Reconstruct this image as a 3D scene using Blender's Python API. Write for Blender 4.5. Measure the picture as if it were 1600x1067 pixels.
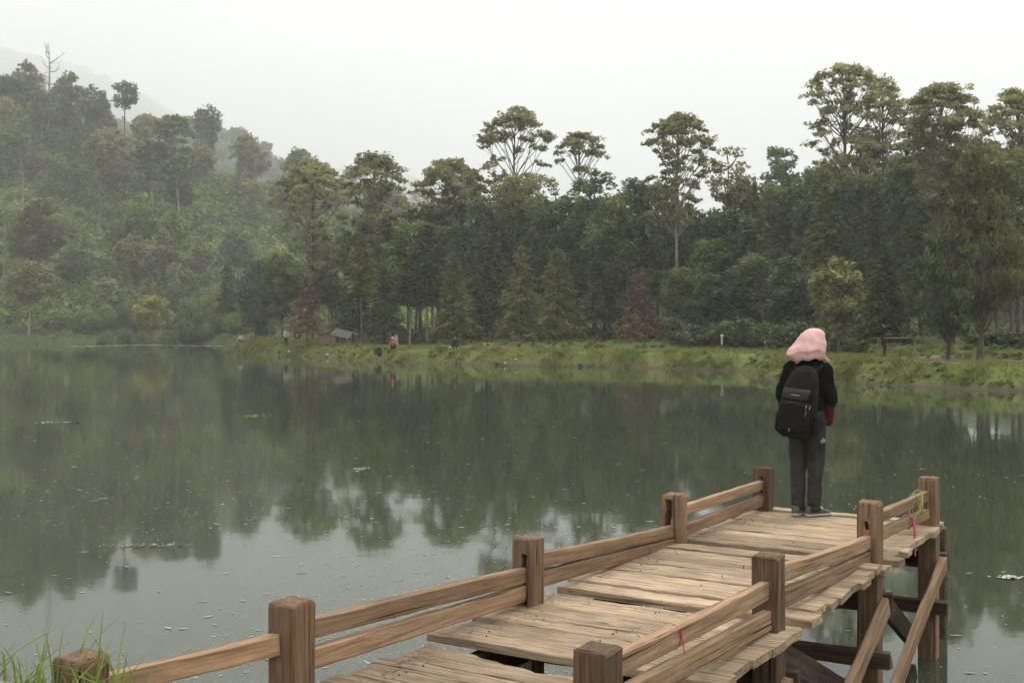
import bpy, bmesh, math
import numpy as np
from mathutils import Vector, Matrix, noise as mnoise
R = math.radians
scene = bpy.context.scene
for o in list(bpy.data.objects):
    bpy.data.objects.remove(o)
col = scene.collection

# ------------------------------------------------------------------ camera, sky, sun, exposure
F = 1786.0            # focal length in pixels of a 1600 wide frame
EYE = 2.57            # eye height above the lake
HOR = 510.0           # row of the horizon
cam_d = bpy.data.cameras.new('camera')
cam = bpy.data.objects.new('camera', cam_d)
col.objects.link(cam)
cam_d.sensor_width = 36.0
cam_d.lens = 36.0 * F / 1600.0
cam_d.shift_y = -(533.5 - HOR) / 1600.0
cam_d.clip_start = 0.05
cam_d.clip_end = 6000
cam.location = (0, 0, EYE)
cam.rotation_euler = (R(90), 0, 0)
scene.camera = cam

SUN_EL, SUN_AZ = 58.0, 50.0      # azimuth measured from +Y towards +X
world = bpy.data.worlds.new('World')
scene.world = world
world.use_nodes = True
nt = world.node_tree
nt.nodes.clear()
n_out = nt.nodes.new('ShaderNodeOutputWorld')
n_bg = nt.nodes.new('ShaderNodeBackground')
n_bg.inputs['Strength'].default_value = 0.10
n_sky = nt.nodes.new('ShaderNodeTexSky')
n_sky.sky_type = 'NISHITA'
n_sky.sun_disc = False
n_sky.sun_elevation = R(SUN_EL)
n_sky.sun_rotation = R(SUN_AZ)
n_tc = nt.nodes.new('ShaderNodeTexCoord')
n_sep = nt.nodes.new('ShaderNodeSeparateXYZ')
nt.links.new(n_tc.outputs['Generated'], n_sep.inputs[0])
n_ab = nt.nodes.new('ShaderNodeMath'); n_ab.operation = 'MAXIMUM'; n_ab.inputs[1].default_value = 0.0
nt.links.new(n_sep.outputs['Z'], n_ab.inputs[0])
n_mr = nt.nodes.new('ShaderNodeMapRange')     # overcast dome: brighter towards the zenith
n_mr.inputs['From Min'].default_value = 0.0
n_mr.inputs['From Max'].default_value = 1.0
n_mr.inputs['To Min'].default_value = 5.7
n_mr.inputs['To Max'].default_value = 16.0
n_pw = nt.nodes.new('ShaderNodeMath'); n_pw.operation = 'POWER'; n_pw.inputs[1].default_value = 2.0
nt.links.new(n_ab.outputs[0], n_pw.inputs[0])
nt.links.new(n_pw.outputs[0], n_mr.inputs['Value'])
n_map = nt.nodes.new('ShaderNodeMapping')
n_map.inputs['Scale'].default_value = (1.0, 1.0, 2.6)
nt.links.new(n_tc.outputs['Generated'], n_map.inputs['Vector'])
n_no = nt.nodes.new('ShaderNodeTexNoise')
n_no.inputs['Scale'].default_value = 3.2
n_no.inputs['Detail'].default_value = 4.0
n_no.inputs['Roughness'].default_value = 0.45
nt.links.new(n_map.outputs[0], n_no.inputs['Vector'])
n_cr = nt.nodes.new('ShaderNodeValToRGB')
n_cr.color_ramp.elements[0].position = 0.38
n_cr.color_ramp.elements[0].color = (0.74, 0.755, 0.77, 1)
n_cr.color_ramp.elements[1].position = 0.60
n_cr.color_ramp.elements[1].color = (1.0, 1.0, 0.995, 1)
nt.links.new(n_no.outputs['Fac'], n_cr.inputs['Fac'])
n_sc = nt.nodes.new('ShaderNodeVectorMath'); n_sc.operation = 'SCALE'
nt.links.new(n_cr.outputs['Color'], n_sc.inputs[0])
nt.links.new(n_mr.outputs[0], n_sc.inputs['Scale'])
n_mix = nt.nodes.new('ShaderNodeMix'); n_mix.data_type = 'RGBA'
n_mix.inputs['Factor'].default_value = 0.93
nt.links.new(n_sky.outputs['Color'], n_mix.inputs['A'])
nt.links.new(n_sc.outputs[0], n_mix.inputs['B'])
nt.links.new(n_mix.outputs['Result'], n_bg.inputs['Color'])
nt.links.new(n_bg.outputs[0], n_out.inputs['Surface'])

sun_d = bpy.data.lights.new('sun', 'SUN')
sun_d.energy = 1.0
sun_d.angle = R(16)
sun_d.color = (1.0, 0.94, 0.84)
sun = bpy.data.objects.new('sun', sun_d)
col.objects.link(sun)
sdir = Vector((math.cos(R(SUN_EL)) * math.sin(R(SUN_AZ)), math.cos(R(SUN_EL)) * math.cos(R(SUN_AZ)), math.sin(R(SUN_EL))))
sun.rotation_euler = sdir.to_track_quat('Z', 'Y').to_euler()
sun.location = (0, 0, 60)

vs = scene.view_settings
vs.view_transform = 'Standard'
vs.look = 'None'
vs.exposure = 1.2
vs.gamma = 1.0
vs.use_curve_mapping = False
cy = scene.cycles
cy.use_adaptive_sampling = True
cy.adaptive_threshold = 0.045
cy.max_bounces = 4
cy.diffuse_bounces = 2
cy.glossy_bounces = 3
cy.transmission_bounces = 3
cy.volume_bounces = 2
cy.transparent_max_bounces = 4
cy.caustics_reflective = False
cy.caustics_refractive = False
cy.use_denoising = True
HAZE_DENSITY = 0.00066

# ------------------------------------------------------------------ helpers
def tag(o, label=None, cat=None, group=None, kind=None):
    if label: o['label'] = label
    if cat: o['category'] = cat
    if group: o['group'] = group
    if kind: o['kind'] = kind
    return o

def empty(name, loc=(0, 0, 0), rz=0.0):
    o = bpy.data.objects.new(name, None)
    o.empty_display_size = 0.3
    o.location = loc
    o.rotation_euler = (0, 0, rz)
    col.objects.link(o)
    return o

def link(name, me, parent=None, loc=None, rot=None):
    o = bpy.data.objects.new(name, me)
    col.objects.link(o)
    if parent is not None: o.parent = parent
    if loc is not None: o.location = loc
    if rot is not None: o.rotation_euler = rot
    return o

def np_mesh(name, V, Fc, mat=None, tint=None, smooth=False):
    """V (n,3), Fc (m,k) faces of one size"""
    V = np.asarray(V, dtype=np.float32); Fc = np.asarray(Fc, dtype=np.int32)
    me = bpy.data.meshes.new(name)
    m, k = Fc.shape
    me.vertices.add(len(V)); me.vertices.foreach_set('co', V.ravel())
    me.loops.add(m * k); me.loops.foreach_set('vertex_index', Fc.ravel())
    me.polygons.add(m)
    me.polygons.foreach_set('loop_start', np.arange(0, m * k, k, dtype=np.int32))
    if smooth: me.polygons.foreach_set('use_smooth', np.ones(m, dtype=bool))
    if mat is not None: me.materials.append(mat)
    me.update(calc_edges=True)
    if tint is not None:
        a = me.attributes.new('tint', 'FLOAT', 'FACE')
        a.data.foreach_set('value', np.asarray(tint, dtype=np.float32))
    return me

def bm_mesh(name, bm, mat=None, smooth=False):
    me = bpy.data.meshes.new(name)
    bm.normal_update()
    bm.to_mesh(me); bm.free()
    if mat is not None: me.materials.append(mat)
    if smooth:
        for p in me.polygons: p.use_smooth = True
    return me

def smooth01(a, b, x):
    t = np.clip((x - a) / (b - a), 0, 1)
    return t * t * (3 - 2 * t)

def value_noise(x, y, seed=0):
    """cheap vectorised 2d value noise, 0..1"""
    xi = np.floor(x).astype(np.int64); yi = np.floor(y).astype(np.int64)
    xf = x - xi; yf = y - yi
    xf = xf * xf * (3 - 2 * xf); yf = yf * yf * (3 - 2 * yf)
    def hsh(a, b):
        n = (a * 374761393 + b * 668265263 + seed * 1442695) & 0x7fffffff
        n = ((n ^ (n >> 13)) * 1274126177) & 0x7fffffff
        return ((n ^ (n >> 16)) & 0xffff) / 65535.0
    v00 = hsh(xi, yi); v10 = hsh(xi + 1, yi); v01 = hsh(xi, yi + 1); v11 = hsh(xi + 1, yi + 1)
    return (v00 * (1 - xf) + v10 * xf) * (1 - yf) + (v01 * (1 - xf) + v11 * xf) * yf

def fbm(x, y, seed=0, oct=3):
    s = 0; a = 0.5; t = 0
    for i in range(oct):
        s = s + a * value_noise(x * 2 ** i, y * 2 ** i, seed + i * 17); t += a; a *= 0.5
    return s / t

def P(px, py, D):
    return Vector(((px - 800) / F * D, D, EYE - (py - HOR) / F * D))

# ------------------------------------------------------------------ materials
def new_mat(name):
    m = bpy.data.materials.new(name); m.use_nodes = True
    t = m.node_tree; t.nodes.clear()
    out = t.nodes.new('ShaderNodeOutputMaterial')
    return m, t, out

def N(t, kind, **kw):
    n = t.nodes.new(kind)
    for k, v in kw.items():
        if hasattr(n, k) and k not in ('inputs',): setattr(n, k, v)
        else: n.inputs[k].default_value = v
    return n

def ramp(t, fac, stops):
    n = t.nodes.new('ShaderNodeValToRGB')
    e = n.color_ramp.elements
    while len(e) < len(stops): e.new(0.5)
    for i, (p, c) in enumerate(stops):
        e[i].position = p; e[i].color = (*c, 1)
    t.links.new(fac, n.inputs['Fac'])
    return n

def leaf_mat(name, dark, light, transl=0.3, rough=0.55):
    m, t, out = new_mat(name)
    at = N(t, 'ShaderNodeAttribute', attribute_name='tint')
    oi = N(t, 'ShaderNodeObjectInfo')
    ad = N(t, 'ShaderNodeMath', operation='MULTIPLY_ADD')
    t.links.new(oi.outputs['Random'], ad.inputs[0]); ad.inputs[1].default_value = 0.24
    t.links.new(at.outputs['Fac'], ad.inputs[2])
    sb = N(t, 'ShaderNodeMath', operation='SUBTRACT'); sb.inputs[1].default_value = 0.12
    t.links.new(ad.outputs[0], sb.inputs[0])
    mid = tuple((a * 0.55 + b * 0.45) for a, b in zip(dark, light))
    r = ramp(t, sb.outputs[0], [(0.0, dark), (0.5, mid), (1.0, light)])
    bs = N(t, 'ShaderNodeBsdfPrincipled', Roughness=rough)
    bs.inputs['Specular IOR Level'].default_value = 0.25
    t.links.new(r.outputs[0], bs.inputs['Base Color'])
    tr = N(t, 'ShaderNodeBsdfTranslucent')
    g = N(t, 'ShaderNodeMix', data_type='RGBA', blend_type='MULTIPLY'); g.inputs['Factor'].default_value = 1
    t.links.new(r.outputs[0], g.inputs['A']); g.inputs['B'].default_value = (1.0, 1.0, 0.6, 1)
    t.links.new(g.outputs['Result'], tr.inputs['Color'])
    mx = N(t, 'ShaderNodeMixShader'); mx.inputs[0].default_value = transl
    t.links.new(bs.outputs[0], mx.inputs[1]); t.links.new(tr.outputs[0], mx.inputs[2])
    t.links.new(mx.outputs[0], out.inputs['Surface'])
    return m

def wood_mat(name, dark, mid, light, axis=0, rough=0.8, grain=1.0, bump=0.35, spots=(0.10, 0.075, 0.05), spot_amt=0.5):
    m, t, out = new_mat(name)
    tc = N(t, 'ShaderNodeTexCoord'); oi = N(t, 'ShaderNodeObjectInfo')
    add = N(t, 'ShaderNodeVectorMath', operation='ADD')
    mul = N(t, 'ShaderNodeMath', operation='MULTIPLY'); mul.inputs[1].default_value = 37.0
    t.links.new(oi.outputs['Random'], mul.inputs[0])
    t.links.new(tc.outputs['Object'], add.inputs[0]); t.links.new(mul.outputs[0], add.inputs[1])
    sc = [26 * grain] * 3; sc[axis] = 1.1
    mp = N(t, 'ShaderNodeMapping'); mp.inputs['Scale'].default_value = sc
    t.links.new(add.outputs[0], mp.inputs['Vector'])
    n1 = N(t, 'ShaderNodeTexNoise', Scale=2.0, Detail=7.0, Roughness=0.65, Distortion=0.6)
    t.links.new(mp.outputs[0], n1.inputs['Vector'])
    r1 = ramp(t, n1.outputs['Fac'], [(0.34, dark), (0.5, mid), (0.66, light)])
    n2 = N(t, 'ShaderNodeTexNoise', Scale=3.1, Detail=5.0, Roughness=0.6)
    t.links.new(add.outputs[0], n2.inputs['Vector'])
    r2 = ramp(t, n2.outputs['Fac'], [(0.36, (1, 1, 1)), (0.62, (0, 0, 0))])
    # fine dark cracks along the grain
    sc2 = [60 * grain] * 3; sc2[axis] = 0.9
    mp2 = N(t, 'ShaderNodeMapping'); mp2.inputs['Scale'].default_value = sc2
    t.links.new(add.outputs[0], mp2.inputs['Vector'])
    n3 = N(t, 'ShaderNodeTexNoise', Scale=1.0, Detail=3.0, Roughness=0.5)
    t.links.new(mp2.outputs[0], n3.inputs['Vector'])
    r3 = ramp(t, n3.outputs['Fac'], [(0.30, (0, 0, 0)), (0.38, (1, 1, 1))])
    mA = N(t, 'ShaderNodeMix', data_type='RGBA')
    ms = N(t, 'ShaderNodeMath', operation='MULTIPLY'); ms.inputs[1].default_value = spot_amt
    t.links.new(r2.outputs[0], ms.inputs[0]); t.links.new(ms.outputs[0], mA.inputs['Factor'])
    t.links.new(r1.outputs[0], mA.inputs['A']); mA.inputs['B'].default_value = (*spots, 1)
    mB = N(t, 'ShaderNodeMix', data_type='RGBA'); 
    t.links.new(r3.outputs[0], mB.inputs['Factor'])
    mB.inputs['A'].default_value = tuple(c * 0.35 for c in dark) + (1,)
    t.links.new(mA.outputs['Result'], mB.inputs['B'])
    hv = N(t, 'ShaderNodeHueSaturation')
    mr = N(t, 'ShaderNodeMapRange'); mr.inputs['To Min'].default_value = 0.70; mr.inputs['To Max'].default_value = 1.26
    t.links.new(oi.outputs['Random'], mr.inputs['Value']); t.links.new(mr.outputs[0], hv.inputs['Value'])
    t.links.new(mB.outputs['Result'], hv.inputs['Color'])
    bs = N(t, 'ShaderNodeBsdfPrincipled', Roughness=rough)
    bs.inputs['Specular IOR Level'].default_value = 0.3
    t.links.new(hv.outputs[0], bs.inputs['Base Color'])
    mm = N(t, 'ShaderNodeMath', operation='MULTIPLY_ADD'); t.links.new(r3.outputs[0], mm.inputs[0]); mm.inputs[1].default_value = 0.5
    t.links.new(n1.outputs['Fac'], mm.inputs[2])
    bp = N(t, 'ShaderNodeBump', Strength=bump, Distance=0.010)
    t.links.new(mm.outputs[0], bp.inputs['Height']); t.links.new(bp.outputs[0], bs.inputs['Normal'])
    t.links.new(bs.outputs[0], out.inputs['Surface'])
    return m

def plain_mat(name, c, rough=0.8, var=0.15, scale=6.0, bump=0.0, bscale=40.0, spec=0.3, metallic=0.0):
    m, t, out = new_mat(name)
    tc = N(t, 'ShaderNodeTexCoord')
    n1 = N(t, 'ShaderNodeTexNoise', Scale=scale, Detail=4.0)
    t.links.new(tc.outputs['Object'], n1.inputs['Vector'])
    r = ramp(t, n1.outputs['Fac'], [(0.3, tuple(x * (1 - var) for x in c)), (0.7, tuple(min(1, x * (1 + var)) for x in c))])
    bs = N(t, 'ShaderNodeBsdfPrincipled', Roughness=rough, Metallic=metallic)
    bs.inputs['Specular IOR Level'].default_value = spec
    t.links.new(r.outputs[0], bs.inputs['Base Color'])
    if bump:
        n2 = N(t, 'ShaderNodeTexNoise', Scale=bscale, Detail=3.0)
        t.links.new(tc.outputs['Object'], n2.inputs['Vector'])
        bp = N(t, 'ShaderNodeBump', Strength=bump, Distance=0.01)
        t.links.new(n2.outputs['Fac'], bp.inputs['Height']); t.links.new(bp.outputs[0], bs.inputs['Normal'])
    t.links.new(bs.outputs[0], out.inputs['Surface'])
    return m

M = {}
M['euc'] = leaf_mat('leaf_umbrella', (0.120, 0.130, 0.068), (0.460, 0.465, 0.280), 0.55)
M['dark'] = leaf_mat('leaf_dark', (0.038, 0.055, 0.026), (0.225, 0.255, 0.135), 0.35)
M['mid'] = leaf_mat('leaf_mid', (0.052, 0.074, 0.026), (0.250, 0.280, 0.110), 0.35)
M['con'] = leaf_mat('leaf_conifer', (0.060, 0.076, 0.024), (0.260, 0.270, 0.100), 0.35)
M['condark'] = leaf_mat('leaf_conifer_dark', (0.030, 0.044, 0.017), (0.150, 0.168, 0.068))
M['cas'] = leaf_mat('leaf_feathery', (0.052, 0.058, 0.021), (0.230, 0.215, 0.090))
M['red'] = leaf_mat('leaf_russet', (0.105, 0.062, 0.040), (0.300, 0.175, 0.115), 0.25)
M['yel'] = leaf_mat('leaf_yellow_green', (0.170, 0.185, 0.030), (0.460, 0.450, 0.095), 0.35)
M['olive'] = leaf_mat('leaf_olive', (0.100, 0.110, 0.040), (0.350, 0.335, 0.150), 0.35)
M['rust'] = leaf_mat('leaf_rusty_olive', (0.080, 0.080, 0.035), (0.290, 0.250, 0.125), 0.3)
M['hill'] = leaf_mat('leaf_hill_scrub', (0.045, 0.085, 0.020), (0.270, 0.350, 0.085), 0.35)
M['grass'] = leaf_mat('grass_blades', (0.100, 0.124, 0.032), (0.265, 0.285, 0.085), 0.45)
M['weed'] = leaf_mat('weed_leaves', (0.060, 0.084, 0.024), (0.220, 0.245, 0.085), 0.35)
M['fgrass'] = leaf_mat('fresh_grass', (0.110, 0.170, 0.030), (0.270, 0.330, 0.090), 0.4, 0.45)
M['bark'] = plain_mat('bark_grey_brown', (0.120, 0.095, 0.070), 0.9, 0.35, 3.0, 0.4, 20)
M['barkpale'] = plain_mat('bark_pale', (0.250, 0.215, 0.165), 0.9, 0.3, 2.0, 0.3, 20)
M['barkdark'] = plain_mat('bark_dark', (0.055, 0.042, 0.032), 0.9, 0.3, 3.0, 0.4, 20)
M['deck'] = wood_mat('wood_deck_bleached', (0.20, 0.132, 0.080), (0.415, 0.305, 0.200), (0.54, 0.42, 0.295), 0, 0.88, 0.8, 0.9, (0.17, 0.122, 0.078), 0.5)
M['rail'] = wood_mat('wood_rail', (0.165, 0.096, 0.055), (0.315, 0.195, 0.115), (0.43, 0.290, 0.185), 0, 0.85, 0.8, 0.7, (0.200, 0.145, 0.092), 0.5)
M['post'] = wood_mat('wood_post', (0.088, 0.049, 0.028), (0.195, 0.113, 0.066), (0.310, 0.195, 0.122), 2, 0.88, 0.8, 0.9, (0.110, 0.080, 0.054), 0.55)
M['under'] = wood_mat('wood_damp_and_shade', (0.040, 0.024, 0.017), (0.075, 0.045, 0.032), (0.125, 0.080, 0.057), 0, 0.8, 0.8, 0.5, (0.035, 0.026, 0.02), 0.5)  # under-deck shade is put into this dark colour along with the damp
M['soil'] = plain_mat('soil', (0.130, 0.098, 0.068), 0.95, 0.4, 9.0, 0.7, 25)
M['rock'] = plain_mat('rock', (0.27, 0.24, 0.20), 0.9, 0.35, 9.0, 0.6, 22)

# ------------------------------------------------------------------ terrain shape
LAKE = np.array([
    (-12, 2.6), (-5, 3.2), (-2.6, 4.15), (-1.7, 4.55), (-0.9, 4.0), (0.6, 3.7), (3, 3.4), (12, 2.4), (40, 1.5), (78, 6), (86, 20), (75, 33), (45, 36.5), (30, 39.5),
    (23.3, 41.7), (20.2, 45), (18.4, 47), (16.8, 50), (14.6, 52), (13.4, 57.5), (13.0, 61.5), (13.1, 67), (11.3, 67.5),
    (7.9, 70.6), (4.1, 73), (0, 74), (-4.4, 79), (-9.2, 82), (-14.4, 92), (-19.6, 100), (-24, 106), (-28.5, 113), (-28, 121), (-25, 134),
    (-27, 151), (-36, 160), (-43, 168), (-55, 173), (-65, 176), (-75, 178), (-80, 176), (-92, 172), (-120, 165), (-140, 120), (-120, 40), (-60, 5), (-25, 2.5)], dtype=float)

def sdist(X, Y):
    """distance to the lake outline, positive on land"""
    X = np.asarray(X, float); Y = np.asarray(Y, float)
    best = np.full(X.shape, 1e9); inside = np.zeros(X.shape, bool)
    n = len(LAKE)
    for i in range(n):
        ax, ay = LAKE[i]; bx, by = LAKE[(i + 1) % n]
        dx, dy = bx - ax, by - ay
        t = np.clip(((X - ax) * dx + (Y - ay) * dy) / (dx * dx + dy * dy), 0, 1)
        d = (X - ax - t * dx) ** 2 + (Y - ay - t * dy) ** 2
        best = np.minimum(best, d)
        c = ((ay > Y) != (by > Y)) & (X < (bx - ax) * (Y - ay) / (by - ay + 1e-12) + ax)
        inside ^= c
    d = np.sqrt(best)
    return np.where(inside, -d, d)

CREST1 = np.array([(-1400, 95), (-500, 110), (-200, 130), (0, 182), (100, 198), (200, 222), (300, 252), (380, 282), (460, 312), (560, 355), (700, 410), (850, 450), (1100, 470), (2400, 470)], float)
CREST2 = np.array([(-1400, 150), (0, 188), (150, 204), (260, 212), (330, 222), (420, 262), (470, 280), (560, 318), (640, 330), (760, 350), (1000, 430), (2400, 470)], float)
CREST3 = np.array([(-1400, 20), (-300, 40), (0, 62), (120, 95), (250, 160), (330, 222), (430, 250), (560, 272), (640, 278), (700, 295), (850, 360), (1100, 430), (2400, 460)], float)
FOOT3 = np.array([(-1400, 140), (0, 190), (120, 225), (250, 262), (330, 290), (430, 310), (640, 330), (700, 350), (850, 400), (1100, 450), (2400, 465)], float)

def ground_h(X, Y):
    X = np.asarray(X, float); Y = np.asarray(Y, float)
    sd = sdist(X, Y)
    wob = (fbm(X * 0.9, Y * 0.9, 5) - 0.5) * 0.9 * smooth01(20, 40, Y)
    s = sd + wob
    far = smooth01(20, 40, Y)
    h = np.where(s < 0, -np.minimum(1.6, -s * 0.5), 0.0)
    bank = 0.93 * smooth01(-0.1, 1.5, s) * far + (1 - far) * 1.03 * smooth01(0.0, 1.0, s)
    h = h + np.where(s > -0.1, bank, 0)
    step = 0.55 * smooth01(8, 13, s) * far
    h = h + step + np.clip(s - 12, 0, 60) * 0.012 * far
    h = h + (fbm(X * 0.35, Y * 0.35, 9) - 0.5) * 0.25 * far * smooth01(0.5, 3, s)
    # the foreground hump beside the stub post
    h = h + 0.20 * np.exp(-(((X + 1.85) / 0.34) ** 2 + ((Y - 3.98) / 0.26) ** 2))
    # hills
    Yc = np.maximum(Y, 1.0)
    px = 800 + F * X / Yc
    front = (Y > 20)
    c1 = np.interp(px, CREST1[:, 0], CREST1[:, 1])
    z1 = EYE + (HOR - c1) / F * 330.0
    t1 = np.clip((Y - 188) / (330.0 - 188), 0, 1)
    hill1 = z1 * (0.75 * t1 + 0.25 * t1 * t1) * np.where(Y > 330, 1 - 0.35 * smooth01(330, 420, Y), 1)
    c2 = np.interp(px, CREST2[:, 0], CREST2[:, 1])
    d2 = 720.0
    z2 = EYE + (HOR - c2) / F * d2
    t2 = np.clip((Y - 560) / (d2 - 560), 0, 1)
    hill2 = z2 * smooth01(0, 1, t2)
    c3 = np.interp(px, CREST3[:, 0], CREST3[:, 1])
    f3 = np.interp(px, FOOT3[:, 0], FOOT3[:, 1])
    t3 = np.clip((Y - 1000) / 2600.0, 0, 1)
    hill3 = (EYE + (HOR - (f3 + (c3 - f3) * t3)) / F * Y) * smooth01(760, 1000, Y)
    slope = np.clip(Y - 118, 0, 90) * 0.16 * smooth01(650, 900, px) * front
    hh = np.maximum(np.maximum(hill1, hill2), np.maximum(slope, hill3)) * front
    rough = (fbm(X * 0.03, Y * 0.03, 21, 4) - 0.5) * (10 + 30 * smooth01(900, 2500, Y)) * smooth01(195, 260, Y) * smooth01(3, 20, hh)
    gul = (fbm(X * 0.12, Y * 0.12, 31, 3) - 0.5) * 4 * smooth01(192, 230, Y) * smooth01(2, 8, hh)
    return h + np.where(s > 0, np.maximum(0, hh + rough + gul * (Y < 1000)), 0)

def gh(x, y):
    return float(ground_h(np.array([x]), np.array([y]))[0])

def GP(px, D):
    x = (px - 800) / F * D
    return Vector((x, D, gh(x, D)))

# ground sheet: a fan of rings round the viewer, finer where the banks lie
ang = np.concatenate([np.linspace(-180, -36, 30)[:-1], np.linspace(-36, 36, 470), np.linspace(36, 180, 30)[1:]])
rad = np.concatenate([np.linspace(0.3, 9, 45), np.linspace(9.6, 38, 30), np.arange(38.6, 125, 0.5), np.arange(126, 200, 1.0), np.arange(203, 560, 5.0), np.arange(570, 1010, 10), np.geomspace(1030, 3700, 30)])
A, RR = np.meshgrid(np.radians(ang), rad)
GX = RR * np.sin(A); GY = RR * np.cos(A)
GZ = ground_h(GX, GY)
nr, na = GX.shape
V = np.stack([GX.ravel(), GY.ravel(), GZ.ravel()], 1)
ii, jj = np.meshgrid(np.arange(nr - 1), np.arange(na - 1), indexing='ij')
q = np.stack([ii * na + jj, ii * na + jj + 1, (ii + 1) * na + jj + 1, (ii + 1) * na + jj], -1).reshape(-1, 4)

def ground_mat():
    m, t, out = new_mat('ground_earth_and_turf')
    ge = N(t, 'ShaderNodeNewGeometry')
    n1 = N(t, 'ShaderNodeTexNoise', Scale=0.35, Detail=6.0, Roughness=0.6)
    t.links.new(ge.outputs['Position'], n1.inputs['Vector'])
    turf = ramp(t, n1.outputs['Fac'], [(0.30, (0.060, 0.080, 0.022)), (0.5, (0.105, 0.126, 0.037)), (0.70, (0.145, 0.162, 0.054))])
    n2 = N(t, 'ShaderNodeTexNoise', Scale=1.3, Detail=5.0, Roughness=0.6)
    t.links.new(ge.outputs['Position'], n2.inputs['Vector'])
    bare = ramp(t, n2.outputs['Fac'], [(0.62, (0, 0, 0)), (0.72, (1, 1, 1))])
    soil = ramp(t, n2.outputs['Fac'], [(0.3, (0.085, 0.062, 0.04)), (0.8, (0.19, 0.145, 0.095))])
    mx = N(t, 'ShaderNodeMix', data_type='RGBA')
    t.links.new(bare.outputs[0], mx.inputs['Factor']); t.links.new(turf.outputs[0], mx.inputs['A']); t.links.new(soil.outputs[0], mx.inputs['B'])
    # bare wet earth in the lowest half metre above the lake
    sp = N(t, 'ShaderNodeSeparateXYZ'); t.links.new(ge.outputs['Position'], sp.inputs[0])
    lo = N(t, 'ShaderNodeMapRange'); lo.inputs['From Min'].default_value = 0.03; lo.inputs['From Max'].default_value = 0.22
    lo.inputs['To Min'].default_value = 1; lo.inputs['To Max'].default_value = 0
    t.links.new(sp.outputs['Z'], lo.inputs['Value'])
    mx2 = N(t, 'ShaderNodeMix', data_type='RGBA')
    t.links.new(lo.outputs[0], mx2.inputs['Factor']); t.links.new(mx.outputs['Result'], mx2.inputs['A']); mx2.inputs['B'].default_value = (0.075, 0.058, 0.040, 1)
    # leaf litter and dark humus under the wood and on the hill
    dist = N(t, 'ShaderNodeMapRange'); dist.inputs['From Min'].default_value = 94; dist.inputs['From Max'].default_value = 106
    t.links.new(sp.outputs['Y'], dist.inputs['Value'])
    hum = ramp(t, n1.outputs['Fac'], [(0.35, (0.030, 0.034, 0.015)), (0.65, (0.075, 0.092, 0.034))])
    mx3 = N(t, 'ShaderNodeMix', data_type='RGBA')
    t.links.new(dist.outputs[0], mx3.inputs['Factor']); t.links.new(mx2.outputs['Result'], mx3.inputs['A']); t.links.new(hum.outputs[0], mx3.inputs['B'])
    bs = N(t, 'ShaderNodeBsdfPrincipled', Roughness=0.95)
    bs.inputs['Specular IOR Level'].default_value = 0.15
    t.links.new(mx3.outputs['Result'], bs.inputs['Base Color'])
    bp = N(t, 'ShaderNodeBump', Strength=0.5, Distance=0.08)
    n4 = N(t, 'ShaderNodeTexNoise', Scale=7.0, Detail=4.0)
    t.links.new(ge.outputs['Position'], n4.inputs['Vector'])
    t.links.new(n4.outputs['Fac'], bp.inputs['Height']); t.links.new(bp.outputs[0], bs.inputs['Normal'])
    t.links.new(bs.outputs[0], out.inputs['Surface'])
    return m
ground = link('ground', np_mesh('ground', V, q, ground_mat(), smooth=True))
tag(ground, 'grassy lake banks, woodland floor and steep hillside', 'ground', kind='structure')

# lake
def water_mat():
    m, t, out = new_mat('lake_water')
    ge = N(t, 'ShaderNodeNewGeometry')
    mp = N(t, 'ShaderNodeMapping'); mp.inputs['Scale'].default_value = (0.55, 1.0, 1.0)
    t.links.new(ge.outputs['Position'], mp.inputs['Vector'])
    n1 = N(t, 'ShaderNodeTexNoise', Scale=1.6, Detail=3.0, Roughness=0.5)
    n2 = N(t, 'ShaderNodeTexNoise', Scale=0.35, Detail=2.0)
    t.links.new(mp.outputs[0], n1.inputs['Vector']); t.links.new(ge.outputs['Position'], n2.inputs['Vector'])
    bp1 = N(t, 'ShaderNodeBump', Strength=0.10, Distance=0.012)
    t.links.new(n1.outputs['Fac'], bp1.inputs['Height'])
    bp2 = N(t, 'ShaderNodeBump', Strength=0.10, Distance=0.03)
    t.links.new(n2.outputs['Fac'], bp2.inputs['Height']); t.links.new(bp1.outputs[0], bp2.inputs['Normal'])
    bs = N(t, 'ShaderNodeBsdfPrincipled', Roughness=0.045, IOR=1.333)
    bs.inputs['Base Color'].default_value = (0.046, 0.054, 0.034, 1)
    t.links.new(bp2.outputs[0], bs.inputs['Normal'])
    t.links.new(bs.outputs[0], out.inputs['Surface'])
    return m
bm = bmesh.new()
vsq = [bm.verts.new(p) for p in ((-160, -10, 0), (100, -10, 0), (100, 200, 0), (-160, 200, 0))]
bm.faces.new(vsq)
lake = link('lake', bm_mesh('lake', bm, water_mat()))
tag(lake, 'still dark green lake mirroring trees and pale sky', 'lake', kind='structure')

# ------------------------------------------------------------------ vegetation builders
def unit(n, rng):
    v = rng.normal(size=(n, 3)); return v / (np.linalg.norm(v, axis=1, keepdims=True) + 1e-9)

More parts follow.
